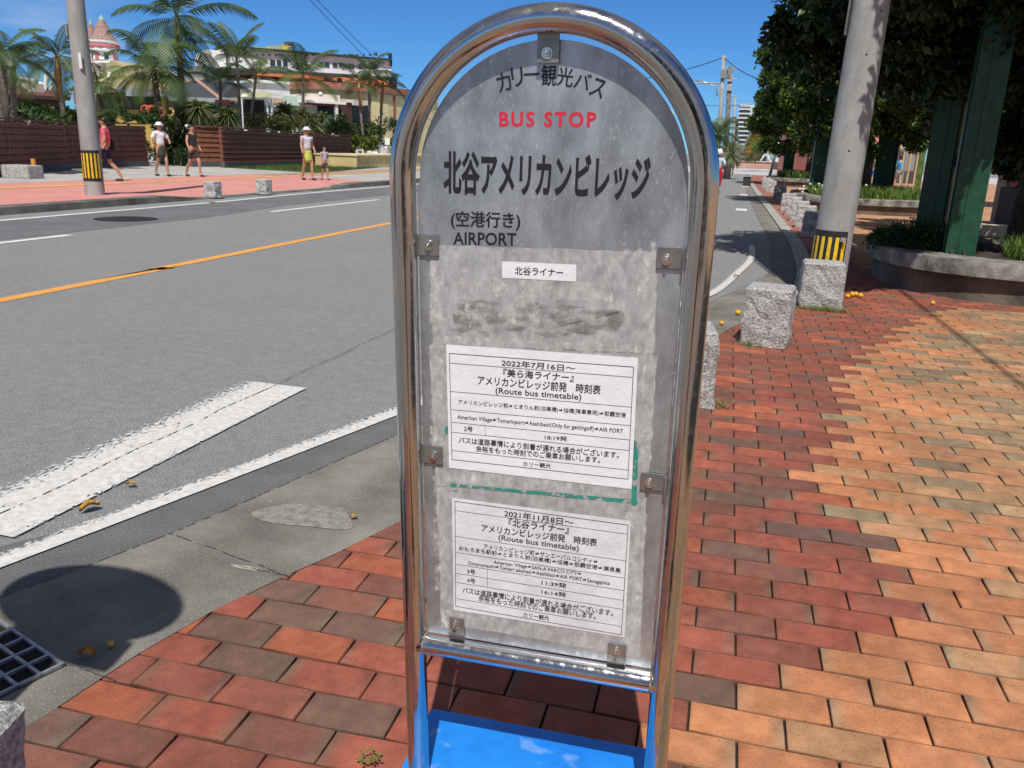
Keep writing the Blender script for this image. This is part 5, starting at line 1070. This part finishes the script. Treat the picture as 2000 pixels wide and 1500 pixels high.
# ================================================================== PEOPLE
def skinmesh(nodes,edges,sub=2):
    """nodes: list of (x,y,z,r)"""
    me=bpy.data.meshes.new('s'); me.from_pydata([n[:3] for n in nodes],edges,[]); o=bpy.data.objects.new('s',me); col_.objects.link(o)
    o.modifiers.new('S','SKIN'); 
    for i,n in enumerate(nodes):
        r=n[3]; me.skin_vertices[0].data[i].radius=(r,n[4] if len(n)>4 else r)
    me.skin_vertices[0].data[0].use_root=True
    sm=o.modifiers.new('U','SUBSURF'); sm.levels=sub; sm.render_levels=sub; bpy.context.view_layer.update()
    e=bpy.data.meshes.new_from_object(o.evaluated_get(bpy.context.evaluated_depsgraph_get())); V=[tuple(v.co) for v in e.vertices];F=[tuple(p.vertices) for p in e.polygons]
    bpy.data.objects.remove(o); bpy.data.meshes.remove(me); bpy.data.meshes.remove(e); return V,F
SKIN=C('skin',(.50,.27,.17),rough=.55,var=.06,scale=6); EYE=C('eye_dark',(.02,.015,.01),rough=.3)
def person(loc,rz,H,label,shirt,bottom,hair,stride=.22,larm=None,rarm=None,kind='shorts',sleeve=.5,legcol=None,bag=None,hat=None,hairlen=.0,sit=False,group=None,shoe=(.04,.03,.03)):
    rt=empty('person',loc,label,'person',group,rz=rz); s=H/1.70; P=lambda *a: tuple(x*s for x in a)
    if sit: hz,kn,an=.52,[(.12,-.42,.50),(-.12,-.40,.50)],[(.12,-.44,.09),(-.12,-.36,.09)]
    else: hz=.92; kn=[(.095,-stride*.75,.50),(-.095,stride*.25,.49)]; an=[(.10,-stride*.85,.085),(-.10,stride*1.25,.10)]
    dz=hz-.92
    la=larm or [(.235,.05,1.14),(.25,-.08,.92)]; ra=rarm or [(-.235,-.02,1.14),(-.26,-.14,.93)]
    N=[P(0,0,.93+dz,.125),P(0,0,1.10+dz,.115),P(0,.01,1.28+dz,.128),P(0,.015,1.40+dz,.085),P(0,.005,1.475+dz,.05),P(0,-.01,1.54+dz,.075),P(0,-.015,1.60+dz,.098),P(0,-.005,1.665+dz,.082)]
    E=[(0,1),(1,2),(2,3),(3,4),(4,5),(5,6),(6,7)]
    for k,sx_ in ((0,1),(1,-1)):
        b=len(N); K=kn[k];A=an[k]; N+=[P(sx_*.09,0,.86+dz,.088),P(*K,.058),P((K[0]+A[0])/2,(K[1]+A[1])/2+.015,(K[2]+A[2])/2+.05,.054),P(*A,.036),P(A[0],A[1]-.06,.04,.036),P(A[0]+sx_*.01,A[1]-.16,.03,.03)]; E+=[(0,b),(b,b+1),(b+1,b+2),(b+2,b+3),(b+3,b+4),(b+4,b+5)]
    for k,(sx_,ar) in enumerate(((1,la),(-1,ra))):
        b=len(N); e,w=Vector(ar[0]),Vector(ar[1]); e.z+=dz;w.z+=dz; hd=w+(w-e).normalized()*.07
        N+=[P(sx_*.165,.01,1.385+dz,.058),P(*e,.041),P(*w,.028),P(*hd,.034,.022)]; E+=[(3,b),(b,b+1),(b+1,b+2),(b+2,b+3)]
    V,F=skinmesh(N,E,2); m=MB().add(V,F)
    for k,(sx_,ar) in enumerate(((1,la),(-1,ra))):
        e,w=Vector(ar[0]),Vector(ar[1]); e.z+=dz;w.z+=dz; d=(w-e).normalized(); sd_=d.orthogonal().normalized(); h=w+d*.095
        for q,(off,ln) in enumerate(((-.024,.060),(-.008,.072),(.008,.068),(.023,.052))):
            a=h+sd_*off; bnd=Vector((0,-.012,0)); m.tube([P(*a),P(*(a+d*ln*.55+bnd*.5)),P(*(a+d*ln+bnd*1.6))],[.0088*s,.0082*s,.006*s],7)
        a=w+d*.05-sd_*.028; m.tube([P(*a),P(*(a-sd_*.022+d*.025)),P(*(a-sd_*.03+d*.052))],[.010*s,.009*s,.007*s],7)
    m.tube([P(0,-.105,1.605+dz),P(0,-.128,1.578+dz),P(0,-.108,1.568+dz)],[.009*s,.014*s,.010*s],7)          # nose
    m.tube([P(-.024,-.100,1.535+dz),P(0,-.108,1.533+dz),P(.024,-.100,1.535+dz)],[.004*s,.007*s,.004*s],6)     # mouth
    for sx_ in (-1,1): m.ball(P(sx_*.094,0,1.59+dz),.022*s,8,sx=.45,sz=1.3)                                    # ears
    body=m.build('body',SKIN,rt,smooth=True)
    for sx_ in (-1,1): MB().ball(P(sx_*.034,-.100,1.605+dz),.010*s,8,sx=1.3,sy=.5).build('eye',EYE,rt,smooth=True)
    # clothes
    def cl(name,nodes,edges,c):
        V,F=skinmesh(nodes,edges,2); return MB().add(V,F).build(name,C('cloth_%02d_%02d_%02d'%tuple(int(x*99) for x in c),c,rough=.9,var=.12,scale=12,bump=.3,bscale=18),rt,smooth=True)
    N=[P(0,0,.95+dz,.152),P(0,0,1.10+dz,.140),P(0,.01,1.28+dz,.148),P(0,.012,1.395+dz,.105),P(0,.01,1.44+dz,.07)]; E=[(0,1),(1,2),(2,3),(3,4)]
    for sx_,ar in ((1,la),(-1,ra)):
        b=len(N); e=Vector(ar[0]); e.z+=dz; sh=Vector((sx_*.17,.01,1.385+dz)); q=sh.lerp(e,sleeve if sleeve<=1 else 1); N+=[P(*sh,.072),P(*q,.060)]; E+=[(3,b),(b,b+1)]
        if sleeve>1: w=Vector(ar[1]); w.z+=dz; N+=[P(*w,.040)]; E+=[(b+1,b+2)]
    cl('shirt',N,E,shirt)
    N=[P(0,0,1.0+dz,.140),P(0,0,.90+dz,.148)]; E=[(0,1)]
    if kind=='skirt': N+=[P(0,-.01,.74+dz,.165),P(0,-.02,.56+dz,.185)]; E+=[(1,2),(2,3)]
    else:
        for k,sx_ in ((0,1),(1,-1)):
            b=len(N); K=Vector(kn[k]); h=Vector((sx_*.09,0,.86+dz)); q=h.lerp(K,.8 if kind=='shorts' else 1.); N+=[P(*h,.108),P(*q,.080)]; E+=[(1,b),(b,b+1)]
            if kind=='pants': A=an[k]; N+=[P(*A,.056)]; E+=[(b+1,b+2)]
    cl('trousers' if kind=='pants' else kind,N,E,bottom)
    for k in (0,1):
        A=an[k]; V,F=skinmesh([P(A[0],A[1]+.03,.045,.045),P(A[0],A[1]-.08,.04,.046),P(A[0],A[1]-.18,.032,.038)],[(0,1),(1,2)],1); MB().add(V,F).build('shoe',C('shoe_%02d'%int(shoe[0]*99),shoe),rt,smooth=True)
    if hat: MB().lathe([(.001,.10),(.06,.09),(.10,.05),(.112,0),(.155,-.012),(.16,-.006),(.11,.006)],P(0,-.005,1.635+dz),18).build('cap',C('hat_%02d'%int(hat[0]*99),hat),rt,smooth=True)
    m=MB(); m.ball(P(0,.022,1.635+dz),.108*s,16,sy=.98,sz=.9)
    if hairlen: m.tube([P(0,.06,1.62+dz),P(0,.085,1.50+dz),P(0,.075,1.60-hairlen+dz)],[.085*s,.075*s,.04*s],10)
    m.build('hair',C('hair_%02d'%int(hair[0]*99),hair,rough=.5),rt,smooth=True)
    if bag: MB().bbox(*[x*s for x in (bag[0]-.12,bag[0]+.12,bag[1]-.07,bag[1]+.07,bag[2]-.14,bag[2]+.14)],.03).tube([P(bag[0],bag[1],bag[2]+.13),P(bag[0]*.6,bag[1],1.2),P(0,.02,1.42)],.009*s,6).build('shoulder_bag',C('bag_black',(.02,.02,.022)),rt,smooth=True,angle=40)
    return rt
gp2=lambda px,py: G(px,py,.125)
HB=(.018,.013,.010); RT=R_(80)
a=gp2(213,354); person((a.x,a.y,.125),R_(-62),1.66,'person in a pink top and knee length navy shorts walking past the leaning pole',(.70,.13,.17),(.02,.025,.06),HB,.26,bag=(-.26,.12,.98),kind='shorts',sleeve=.6)
a=gp2(318,344); person((a.x,a.y,.125),R_(70),1.64,'person in a loose white top, white hat and dark skirt by the fence gap',(.78,.79,.82),(.05,.05,.045),HB,.18,kind='skirt',sleeve=.9,hairlen=.28,larm=[(.30,-.04,1.16),(.20,-.22,1.10)],rarm=[(-.30,.0,1.17),(-.34,-.1,.96)],hat=(.72,.72,.72))
a=gp2(380,345); person((a.x,a.y,.125),R_(75),1.60,'person in a sleeveless dark top and shorts in front of the reddish fence section',(.03,.028,.035),(.045,.04,.045),HB,.24,kind='shorts',sleeve=.15,hairlen=.25)
a=gp2(602,352); person((a.x,a.y,.125),R_(60),1.66,'person in a pale top and lime green shorts walking beside a child',(.62,.62,.70),(.48,.60,.10),(.55,.55,.55),.15,kind='skirt',sleeve=.5,hat=(.66,.66,.70))
a=gp2(635,352); person((a.x,a.y,.125),R_(60),1.08,'child in a grey top beside the person in lime green shorts',(.42,.42,.48),(.10,.09,.10),HB,.14,kind='shorts',sleeve=.5)
person((f0.x*-.50+.0,f0.y*-.50,0),YAW+math.pi,1.66,'photographer in dark clothes standing behind the camera, mirrored in the steel frame',(.03,.03,.04),(.03,.035,.05),HB,.0,larm=[(.24,-.10,1.14),(.10,-.28,1.20)],rarm=[(-.24,-.10,1.14),(-.10,-.28,1.20)],kind='pants',sleeve=.6)
# right side far people
a=PD(1700,330,44); person((a.x,a.y,0),R_(20),1.66,'person in grey shirt and blue shorts between striped pole and dark column',(.30,.31,.31),(.02,.16,.62),HB,.15,kind='shorts',larm=[(.24,-.1,1.14),(.05,-.26,1.02)])
a=PD(1685,330,45); person((a.x,a.y,0),R_(200),1.55,'person in a dull red top beside the person in blue shorts',(.42,.05,.10),(.05,.05,.06),HB,.15)
a=PD(1757,330,46); person((a.x,a.y,0),R_(190),1.62,'person in a bright blue shirt right of the second planter columns',(.02,.28,.62),(.30,.30,.28),HB,.15,kind='shorts')
a=PD(1430,320,62); person((a.x,a.y,0),R_(180),1.6,'distant person in dark clothes standing at the end of the road',(.07,.05,.05),(.05,.06,.09),HB,.1,kind='pants')
# ------------------------------------------------------------------ scooter and rider
a=G(1403,376); rt=empty('scooter',(a.x-.12,a.y,0),'red scooter coming along the kerb, half hidden by the right post of the sign','scooter',rz=R_(5))
RP=mat('scooter_red',(.50,.02,.03),rough=.25,coat=.7,var=.03)
for y in (-.62,.62):
    m=MB(); P_=[(0,y+.19*math.cos(t),.22+.19*math.sin(t)) for t in np.linspace(0,6.283,25)]; m.tube(P_,.05,8,caps=False); wo=m.build('wheel',C('tyre',(.02,.02,.02)),rt,smooth=True); MB().tube([(-.04,y,.22),(.04,y,.22)],.12,14).build('rim',M_gal,wo)
MB().bbox(-.17,.17,-.52,-.40,.28,.95,.05).bbox(-.16,.16,-.42,.2,.24,.33,.03).bbox(-.18,.18,.12,.72,.30,.72,.09).bbox(-.10,.10,-.74,-.48,.44,.54,.03).build('body',RP,rt,smooth=True,angle=40)
MB().bbox(-.14,.14,.0,.66,.72,.82,.05).build('seat',C('seat_black',(.02,.02,.02)),rt,smooth=True,angle=40)
MB().tube([(-.30,-.38,1.0),(-.1,-.44,1.03),(.1,-.44,1.03),(.30,-.38,1.0)],.018,8).tube([(0,-.44,1.0),(0,-.62,.25)],.03,8).build('handlebar',M_gal,rt,smooth=True)
MB().ball((0,-.52,.9),.08,12,sy=.5).build('headlight',C('headlight_glass',(.7,.72,.75),rough=.1),rt,smooth=True)
pr=person((a.x-.12,a.y+.25,.26),R_(5),1.66,'scooter rider in a pale blue shirt and white helmet beside the sign frame',(.50,.58,.70),(.03,.03,.04),HB,kind='pants',sit=True,larm=[(.26,-.2,1.2),(.22,-.46,1.16)],rarm=[(-.26,-.2,1.2),(-.22,-.46,1.16)],sleeve=1.)
MB().lathe([(.001,.145),(.07,.13),(.125,.08),(.145,0),(.14,-.06),(.12,-.07)],(0,.0,1.20),18).build('helmet',C('helmet_white',(.78,.78,.78),rough=.2),pr,smooth=True)
# ================================================================== RIGHT SIDE FAR FIELD
# utility poles down the road
def far_pole(px,pyt,pxb,D,r,label,arms,mt=None,box=()):
    p=PD(px,pyt,D); b=PD(pxb,300,D); rt=empty('utility_pole',(b.x,b.y,0),label,'utility pole','utility poles down the road'); dx,dy=p.x-b.x,p.y-b.y
    MB().tube([(0,0,0),(dx,dy,p.z)],[r,r*.75],12).build('shaft',mt or M_cp,rt,smooth=True)
    for (py,x0,x1,rr_) in arms:
        z=PD(px,py,D).z; k=D/FPX; t=z/p.z; MB().tube([(dx*t+(x0-px)*k,dy*t,z),(dx*t+(x1-px)*k,dy*t+.0,z)],rr_,6).build('cross_arm',M_gal,rt)
    for (py,hh,ww) in box:
        z=PD(px,py,D).z; t=z/p.z; MB().bbox(dx*t-ww,dx*t+ww,dy*t-.35,dy*t-.1,z-hh,z+hh,.03).build('transformer',M_cp,rt)
    return rt,p
r1,q1=far_pole(1414,108,1404,66,.17,'tall pale utility pole with a long signal arm, front one of three',((163,1337,1414,.07),(113,1409,1419,.03)))
z=q1.z; k=66/FPX
MB().tube([(q1.x-r1.location.x-44*k,0,CAMH+(300-174)*k),(q1.x-r1.location.x-26*k,0,CAMH+(300-177)*k),(q1.x-r1.location.x-8*k,0,CAMH+(300-184)*k),(q1.x-r1.location.x-5*k,0,CAMH+(300-200)*k)],.06,8).build('lamp_arm',M_gal,r1,smooth=True)
MB().bbox(-.2+(q1.x-r1.location.x)*.6,.5+(q1.x-r1.location.x)*.6,-.3,.3,CAMH+(300-170)*k,CAMH+(300-155)*k,.05).build('band',C('pole_band',(.25,.25,.25)),r1)
r2,q2=far_pole(1427,130,1418,84,.26,'dark weathered utility pole with cross arms behind the tall pale one',((132,1417,1439,.06),(155,1424,1440,.06),(187,1414,1440,.06)),C('pole_weathered',(.20,.18,.16),var=.3,scale=3),box=((152,.35,.25),(171,.3,.22)))
r3,q3=far_pole(1436,190,1432,120,.22,'farthest thin utility pole with short cross arms',((192,1429,1441,.06),(203,1427,1442,.06),(213,1429,1441,.06)))
WG='overhead wires'
def wire(a,b,sag,label,r=.012,group=WG):
    a=Vector(a);b=Vector(b); P=[a.lerp(b,t)-Vector((0,0,sag*4*t*(1-t))) for t in np.linspace(0,1,25)]
    return tag(MB().tube(P,r,5).build('overhead_wire',C('wire_black',(.03,.03,.035))),label,'wire',group)
a=PD(1414,112,66); wire(a,PD(1200,160,70),.3,'thin dark wire running left from the top of the tall pale pole behind the sign',.03)
wire(a,PD(1520,160,60),.4,'thin dark wire running right from the top of the tall pale pole into the tree',.03)
wire(PD(1330,202,100),PD(1470,204,100),.2,'lowest thin wire crossing behind the three far utility poles',.03)
wire(PD(600,-20,40),PD(900,265,52),.2,'upper of two parallel wires descending across the blue sky left of the sign',.015)
wire(PD(585,-22,40),PD(900,288,52),.2,'lower of two parallel wires descending across the blue sky left of the sign',.015)
wl=P2+Vector((0,0,8.6)); tx=-sx
# cable whose shadow crosses the bricks on the right
h=6.4; A=G(1790,592);B=G(2000,757); off=Vector((-sx*h,-sy*h,h)); dr=(B-A); wire(A-dr*1.2+off,B+dr*2.5+off,.0,'black cable above the frame whose shadow crosses the bricks on the right',.02)
p=PD(733,104,46); o=MB().ball((0,0,0),.10,12).build('wire_ball',C('ball_grey',(.12,.13,.14))); o.location=(p.x,p.y,p.z); tag(o,'small dark ball on the lower wire above the white building','wire marker')
# string cables between the columns
M_cab=C('cable_pale',(.35,.35,.33))
def cable(pts,D,label,r=.012):
    P=[PD(x,y,D) for x,y in pts]; return tag(MB().tube(P,r,6).build('hanging_cable',M_cab),label,'cable','pale cables hanging between the green columns')
cable([(1612,186),(1616,195),(1624,201),(1634,198),(1642,188)],24,'pale looped cable between the left green column and the striped pole')
cable([(1543,235),(1552,240),(1566,236),(1580,225),(1592,208)],36,'thin cable sagging between the farthest column and the next one')
# round road sign showing between panel and arch
p=PD(1291,232,20); rt=empty('road_sign',(p.x,p.y,0),'round white road sign peeping out between the panel and the arch','road sign')
k=MB(); n=36; vs=[(.30*math.cos(2*math.pi*i/n),y,p.z+.30*math.sin(2*math.pi*i/n)) for y in (-.03,-.02) for i in range(n)]; k.add(vs,[tuple(range(n)),tuple(range(2*n-1,n-1,-1))]+[(i,n+i,n+(i+1)%n,(i+1)%n) for i in range(n)]).build('plate',C('sign_white',(.8,.8,.8),rough=.3),rt); MB().tube([(0,0,0),(0,0,p.z+.35)],.03,10).build('post',M_gal,rt)
# hotel, dark building, arch
def block(px0,py0,px1,D,dep,name,label,mt,cat='building',z0=0,d2=None):
    f=Fac(px0,D/1.35,px1,(d2 or D)/1.35,name,label,cat); f.part('wall',mt,px0,py0,px1,300,0,dep,zmin=z0); return f
f=block(1441,203,1467,230,20,'white_hotel','tall white hotel with balconies far down the road, left of the green tree',C('hotel_white',(.72,.74,.74)))
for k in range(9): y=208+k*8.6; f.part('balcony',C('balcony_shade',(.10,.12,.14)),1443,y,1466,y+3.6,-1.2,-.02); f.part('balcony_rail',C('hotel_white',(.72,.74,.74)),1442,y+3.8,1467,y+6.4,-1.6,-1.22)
f=block(1432,228,1443,240,20,'white_hotel','lower white wing with round balconies left of the tall white hotel',C('hotel_white',(.72,.74,.74)))
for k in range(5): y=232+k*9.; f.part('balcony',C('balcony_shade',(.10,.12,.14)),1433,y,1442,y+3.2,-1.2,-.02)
f=block(1466,226,1502,150,15,'dark_building','dark blue grey building with white lettering panels behind the left green column',C('wall_navy',(.03,.035,.05)))
f.part('sign_panel',C('panel_pale',(.5,.5,.5)),1472,219,1488,226,-.5,-.2)
for x,y,w in ((1473,232,7),(1482,238,5),(1474,243,12),(1476,248,3),(1482,248,3)): f.part('window_strip',C('strip_pale',(.45,.47,.5)),x,y,x+w,y+2.2,-.15,-.02)
f=Fac(1448,100/1.35,1525,100/1.35,'arched_hall','orange and grey arched hall behind the round green tree','building')
c=f.uz(1484,300); rr0=c[0]-f.uz(1450,300)[0]; rx=rr0; rzz=f.uz(1484,246)[1]-c[1]
def archp(k): return [(c[0]+rx*k*math.cos(a),max(0,c[1])+rzz*k*math.sin(a)) for a in np.linspace(math.pi,0,25)]
o_,i_=archp(1.0),archp(.9); m=MB(); m.prismy(o_+i_[::-1],-.3,8); m.build('arch_band',C('arch_grey',(.16,.16,.17)),f.root)
m=MB(); m.prismy(archp(.9),.5,1.0); m.build('orange_wall',C('hall_orange',(.50,.20,.04)),f.root)
m=MB(); m.prismy(archp(.5),-.1,.45); m.build('dark_portal',DK,f.root)
f=block(1548,258,1600,86,8,'ochre_fronted_shop','low shop with an ochre sign band seen between the green columns',C('shop_grey',(.20,.19,.19))); f.part('sign_band',C('ochre_band',(.62,.36,.04)),1550,268,1600,277,-.3,-.02); f.part('shop_glass',GL,1550,279,1600,300,-.1,-.02)
bl=G(1560,318); bl=PD(1560,318,70); car((bl.x,bl.y,.0),R_(95),('silver',(.42,.47,.52)),'silver blue car parked between the green columns',group='cars beyond the planters')
# far vegetation
def farbush(px,py,D,r,n,leaf,cols,nm,seed,cat='shrub'):
    p=PD(px,py,D); return bush('far_tree' if cat=='tree' else 'shrub',(p.x,p.y,max(.4,p.z)),r,n,leaf,cols,nm,'far trees at the end of the road',seed=seed,K=34,cat=cat,aspect=.45)
farbush(1490,292,82,(1.9,1.6,1.7),3200,.16,[((.09,.16,.02),3),((.14,.21,.03),2),((.04,.08,.01),1)],'round bright green tree behind the white statue',1,'tree')
farbush(1458,312,78,(1.1,.9,.9),1200,.15,[((.22,.13,.04),2),((.12,.14,.04),2)],'reddish brown shrub left of the white statue',2)
p=PD(1402,262,56); rt=empty('palm_tree',(p.x,p.y,0),'bushy palm at the end of the road just right of the sign frame','palm tree')
MB().tube([(0,0,0),(0,0,p.z)],[.3,.2],10).build('trunk',M_ptr,rt,smooth=True); V,F,Cc=fronds(1.7,26,31,[(.10,.16,.04),(.14,.19,.06),(.06,.11,.03)],(-30,80),1.0,ll=.4); np_mesh('crown',V+np.array([0,0,p.z]),F,M_frond,rt,cols=Cc)
p=PD(1424,300,52); rt=empty('palm_tree',(p.x,p.y,0),'low drooping palm left of the reddish shrub at the end of the road','palm tree'); MB().tube([(0,0,0),(0,0,p.z)],.22,10).build('trunk',M_ptr,rt,smooth=True); V,F,Cc=fronds(1.3,22,32,[(.12,.16,.06),(.17,.19,.09)],(-20,80),1.3,ll=.4); np_mesh('crown',V+np.array([0,0,p.z]),F,M_frond,rt,cols=Cc)
p=PD(1893,225,30); rt=empty('palm_tree',(p.x,p.y,0),'yellowish palm seen through the gap between the two nearest green columns','palm tree'); MB().tube([(0,0,0),(0,0,p.z-.4)],.13,10).build('trunk',M_ptr,rt,smooth=True); V,F,Cc=fronds(1.3,24,33,[(.22,.22,.06),(.12,.16,.04)],(-75,60),1.5,ll=.4); np_mesh('crown',V+np.array([0,0,p.z-.2]),F,M_frond,rt,cols=Cc)
# plaza: low pink wall, statue on it, white post, lamp
f=Fac(1425,96/1.35,1570,100/1.35,'pink_plaza_wall','low pink plaza wall behind the white statue','wall'); f.part('wall',C('plaza_pink',(.58,.34,.27)),1425,317,1570,327,0,3,zmin=-.05); f.part('coping',C('plaza_pale',(.66,.62,.58)),1425,315.5,1570,317,-.1,6)
zs=PD(1495,316,97).z; p=PD(1495,316,99); WS=C('statue_white',(.80,.79,.76),rough=.5)
V,F=skinmesh([(0,0,.95,.15),(0.05,0,1.2,.16),(.08,0,1.45,.12),(.10,0,1.60,.06),(.13,0,1.75,.12),(-.30,0,.5,.10),(-.55,0,.05,.09),(.25,0,.5,.11),(.45,0,.05,.09),(.45,0,1.35,.07),(.85,0,1.65,.06),(1.0,0,1.95,.08),(-.0,0,1.3,.07),(.55,-.1,1.2,.06)],[(0,1),(1,2),(2,3),(3,4),(0,5),(5,6),(0,7),(7,8),(2,9),(9,10),(10,11),(2,12),(12,13)],2)
m=MB().add(V,F); V,F=skinmesh([(.45,0,.05,.09),(.68,0,.03,.07)],[(0,1)],1); m.add(V,F); o=m.build('figure_statue',WS,smooth=True); o.location=(p.x,p.y,zs); o.rotation_euler=(0,0,YAW*-0+R_(-18)*0); tag(o,'white statue of a striding figure with one arm raised on the pink plaza wall','statue')
p=PD(1520,313,98); o=MB().bbox(-.28,.28,-.2,.2,0,1.35,.04).box(-.34,.34,-.26,.26,1.35,1.5).build('white_pillar',WS); o.location=(p.x,p.y,zs); tag(o,'short white pillar just right of the white statue','pillar')
p=PD(1524,262,50); rt=empty('lamp_post',(p.x-.35,p.y,0),'grey lamp post with a flower shaped white shade left of the slim green column','street lamp')
MB().tube([(0,0,0),(.35,0,p.z-.15)],[.09,.06],10).build('post',M_gal,rt,smooth=True); MB().lathe([(.08,-.2),(.22,-.05),(.38,.2),(.40,.28),(.2,.3),(.001,.25)],(.36,0,p.z),8).build('shade',C('shade_white',(.8,.82,.85)),rt)
# electric box at the end of the kerb
p=PD(1458,364,42); rt=empty('kerb_box',(p.x,p.y,0),'dark square service box at the far end of the kerb','utility box'); s_=42/FPX; MB().bbox(-14*s_*.5,14*s_*.5,-.2,.2,0,.42,.02).build('body',C('box_dark',(.035,.035,.04)),rt); MB().box(-14*s_*.55,14*s_*.55,-.24,.24,.42,.45).build('lid',M_kerb,rt)
# pink coffee building with round green emblem
f=block(1642,196,1800,58,12,'pink_building','pink building with a round green and white emblem beyond the planters',C('wall_salmon',(.66,.26,.22)),d2=60)
f.part('ground_floor',C('shop_dark',(.07,.06,.06)),1642,290,1800,345,-.05,.5,zmin=.0)
u,z=f.uz(1717,255); rr_=(f.uz(1717,246)[1]-z)*1.0
def ring(m,r0,r1,y,n=40): 
    vs=[(u+r*math.cos(2*math.pi*i/n),y,z+r*math.sin(2*math.pi*i/n)) for r in (r0,r1) for i in range(n)]; return m.add(vs,[(i,(i+1)%n,n+(i+1)%n,n+i) for i in range(n)])
em=ring(MB(),.001,rr_,-.12).build('emblem',C('emblem_green',(.02,.20,.12)),f.root); ring(MB(),rr_*.52,rr_*.60,-.13).build('emblem_ring',W_,em)
m=MB()
for k in range(5): m.prismy([(u-rr_*(.35-.06*k),z-rr_*.42+k*rr_*.17),(u+rr_*(.35-.06*k),z-rr_*.42+k*rr_*.17),(u+rr_*(.35-.06*k),z-rr_*.36+k*rr_*.17),(u-rr_*(.35-.06*k),z-rr_*.36+k*rr_*.17)],-.14,-.13)
m.build('emblem_waves',W_,em)
for x,y in ((1722,232),(1712,284)): f.part('wall_panel',C('panel_dark',(.05,.07,.09)) if y<240 else W_,x,y,x+8,y+9,-.2,-.05)
# tall slatted screen with wooden posts, small coloured signs
f=Fac(1764,40/1.35,1802,40/1.35,'slatted_screen','grey board screen between pale wooden posts, left of the dark column','screen')
for x0,x1,x2,x3 in ((1764,1776,1774,1785),(1776,1788,1786,1798)): f.part('board',C('screen_grey',(.30,.29,.31)),x0+3,283,x1,334,.0,.04)
for x in (1762,1775,1789): f.part('post',C('pale_wood',(.55,.42,.24)),x,279,x+3.2,360,-.06,.06,zmin=0)
f.part('green_leaves',C('hedge_green',(.10,.17,.04),var=.4,scale=5),1796,262,1808,345,.5,.9,zmin=0)
p=PD(1768,268,39); rt=empty('hanging_sign',(p.x,p.y,0),'curved yellow hanging sign with a white lamp, above the grey screen','sign')
MB().tube([(.25,0,p.z+.38),(.05,0,p.z+.2),(-.12,0,p.z-.1),(-.18,0,p.z-.45)],[.05,.09,.09,.06],8).build('curved_arm',C('sign_yellow',(.80,.42,.04)),rt,smooth=True); MB().ball((.0,0,p.z-.42),.14,12).build('lamp',W_,rt,smooth=True); MB().box(.22,.62,-.02,.02,p.z-.02,p.z+.08).build('blue_plate',C('plate_blue',(.03,.10,.42)),rt); MB().tube([(.15,.05,0),(.15,.05,p.z+.4)],.03,8).build('post',M_gal,rt)
# right hand shop
f=Fac(1955,23/1.35,2120,20/1.35,'corner_shop','cream shop front at the right edge with red posters in its window','building'); f.part('wall',C('shop_beige',(.34,.30,.24)),1958,222,2120,380,.0,5,zmin=0)
f.part('fascia',C('fascia_brown',(.12,.085,.07)),1950,180,2120,226,-.5,5); f.part('window',C('shop_window_dark',(.03,.03,.035),rough=.2),1974,262,2100,372,-.04,-.005)
for k,(x0,y0,x1,y1,c) in enumerate(((1977,268,1996,290,(.40,.05,.05)),(1978,292,1994,312,(.40,.42,.48)),(1975,314,1992,332,(.42,.05,.05)),(1975,334,1990,366,(.50,.10,.06)))):
    o=f.part('poster',C('poster%d'%k,c),x0,y0,x1,y1,-.07,-.045); f.part('poster_text',C('poster_pale',(.55,.5,.45)),x0+3,y0+4,x1-4,y0+10,-.08,-.071,parent=o)
f.part('plinth',C('plinth_dark',(.06,.06,.065)),1952,372,2120,386,-.1,0,zmin=0)
a=PD(1995,382,19.5); sb=MB().bbox(-.9,2,-.25,.25,0,.22,.03).build('step',C('step_cream',(.62,.56,.42))); sb.location=(a.x,a.y,0); sb.rotation_euler=(0,0,-.25); tag(sb,'cream kerb step in front of the corner shop at the right edge','step')
f=Fac(1985,17/1.35,2090,16/1.35,'shop_board','white shop board with orange and green stripes cut by the right edge of the photo','sign'); f.part('board',C('board_white',(.62,.62,.60)),1988,97,2090,178,0,.12)
for y0,y1,c in ((112,120,(.05,.30,.12)),(128,139,(.62,.22,.04)),(141,149,(.62,.10,.03)),(151,165,(.7,.7,.68)),(168,174,(.10,.30,.06))): f.part('stripe',C('stripe_%d'%y0,c),1991,y0,2088,y1,-.02,-.002)
m=MB(); u0_,z0_=f.uz(1994,130); V,F=font_geo('R',.02); V=V*.12; m.add([(v[0]+u0_,-.03,v[1]+z0_-.085) for v in V],F); V,F=font_geo('P',.02); V=V*.13; u0_,z0_=f.uz(1997,153); m.add([(v[0]+u0_,-.03,v[1]+z0_-.09) for v in V],F); m.build('lettering',M_ink,f.root)
f.part('stand',M_gal,2030,178,2034,400,.02,.08,zmin=0)
# leafy branch at the right edge
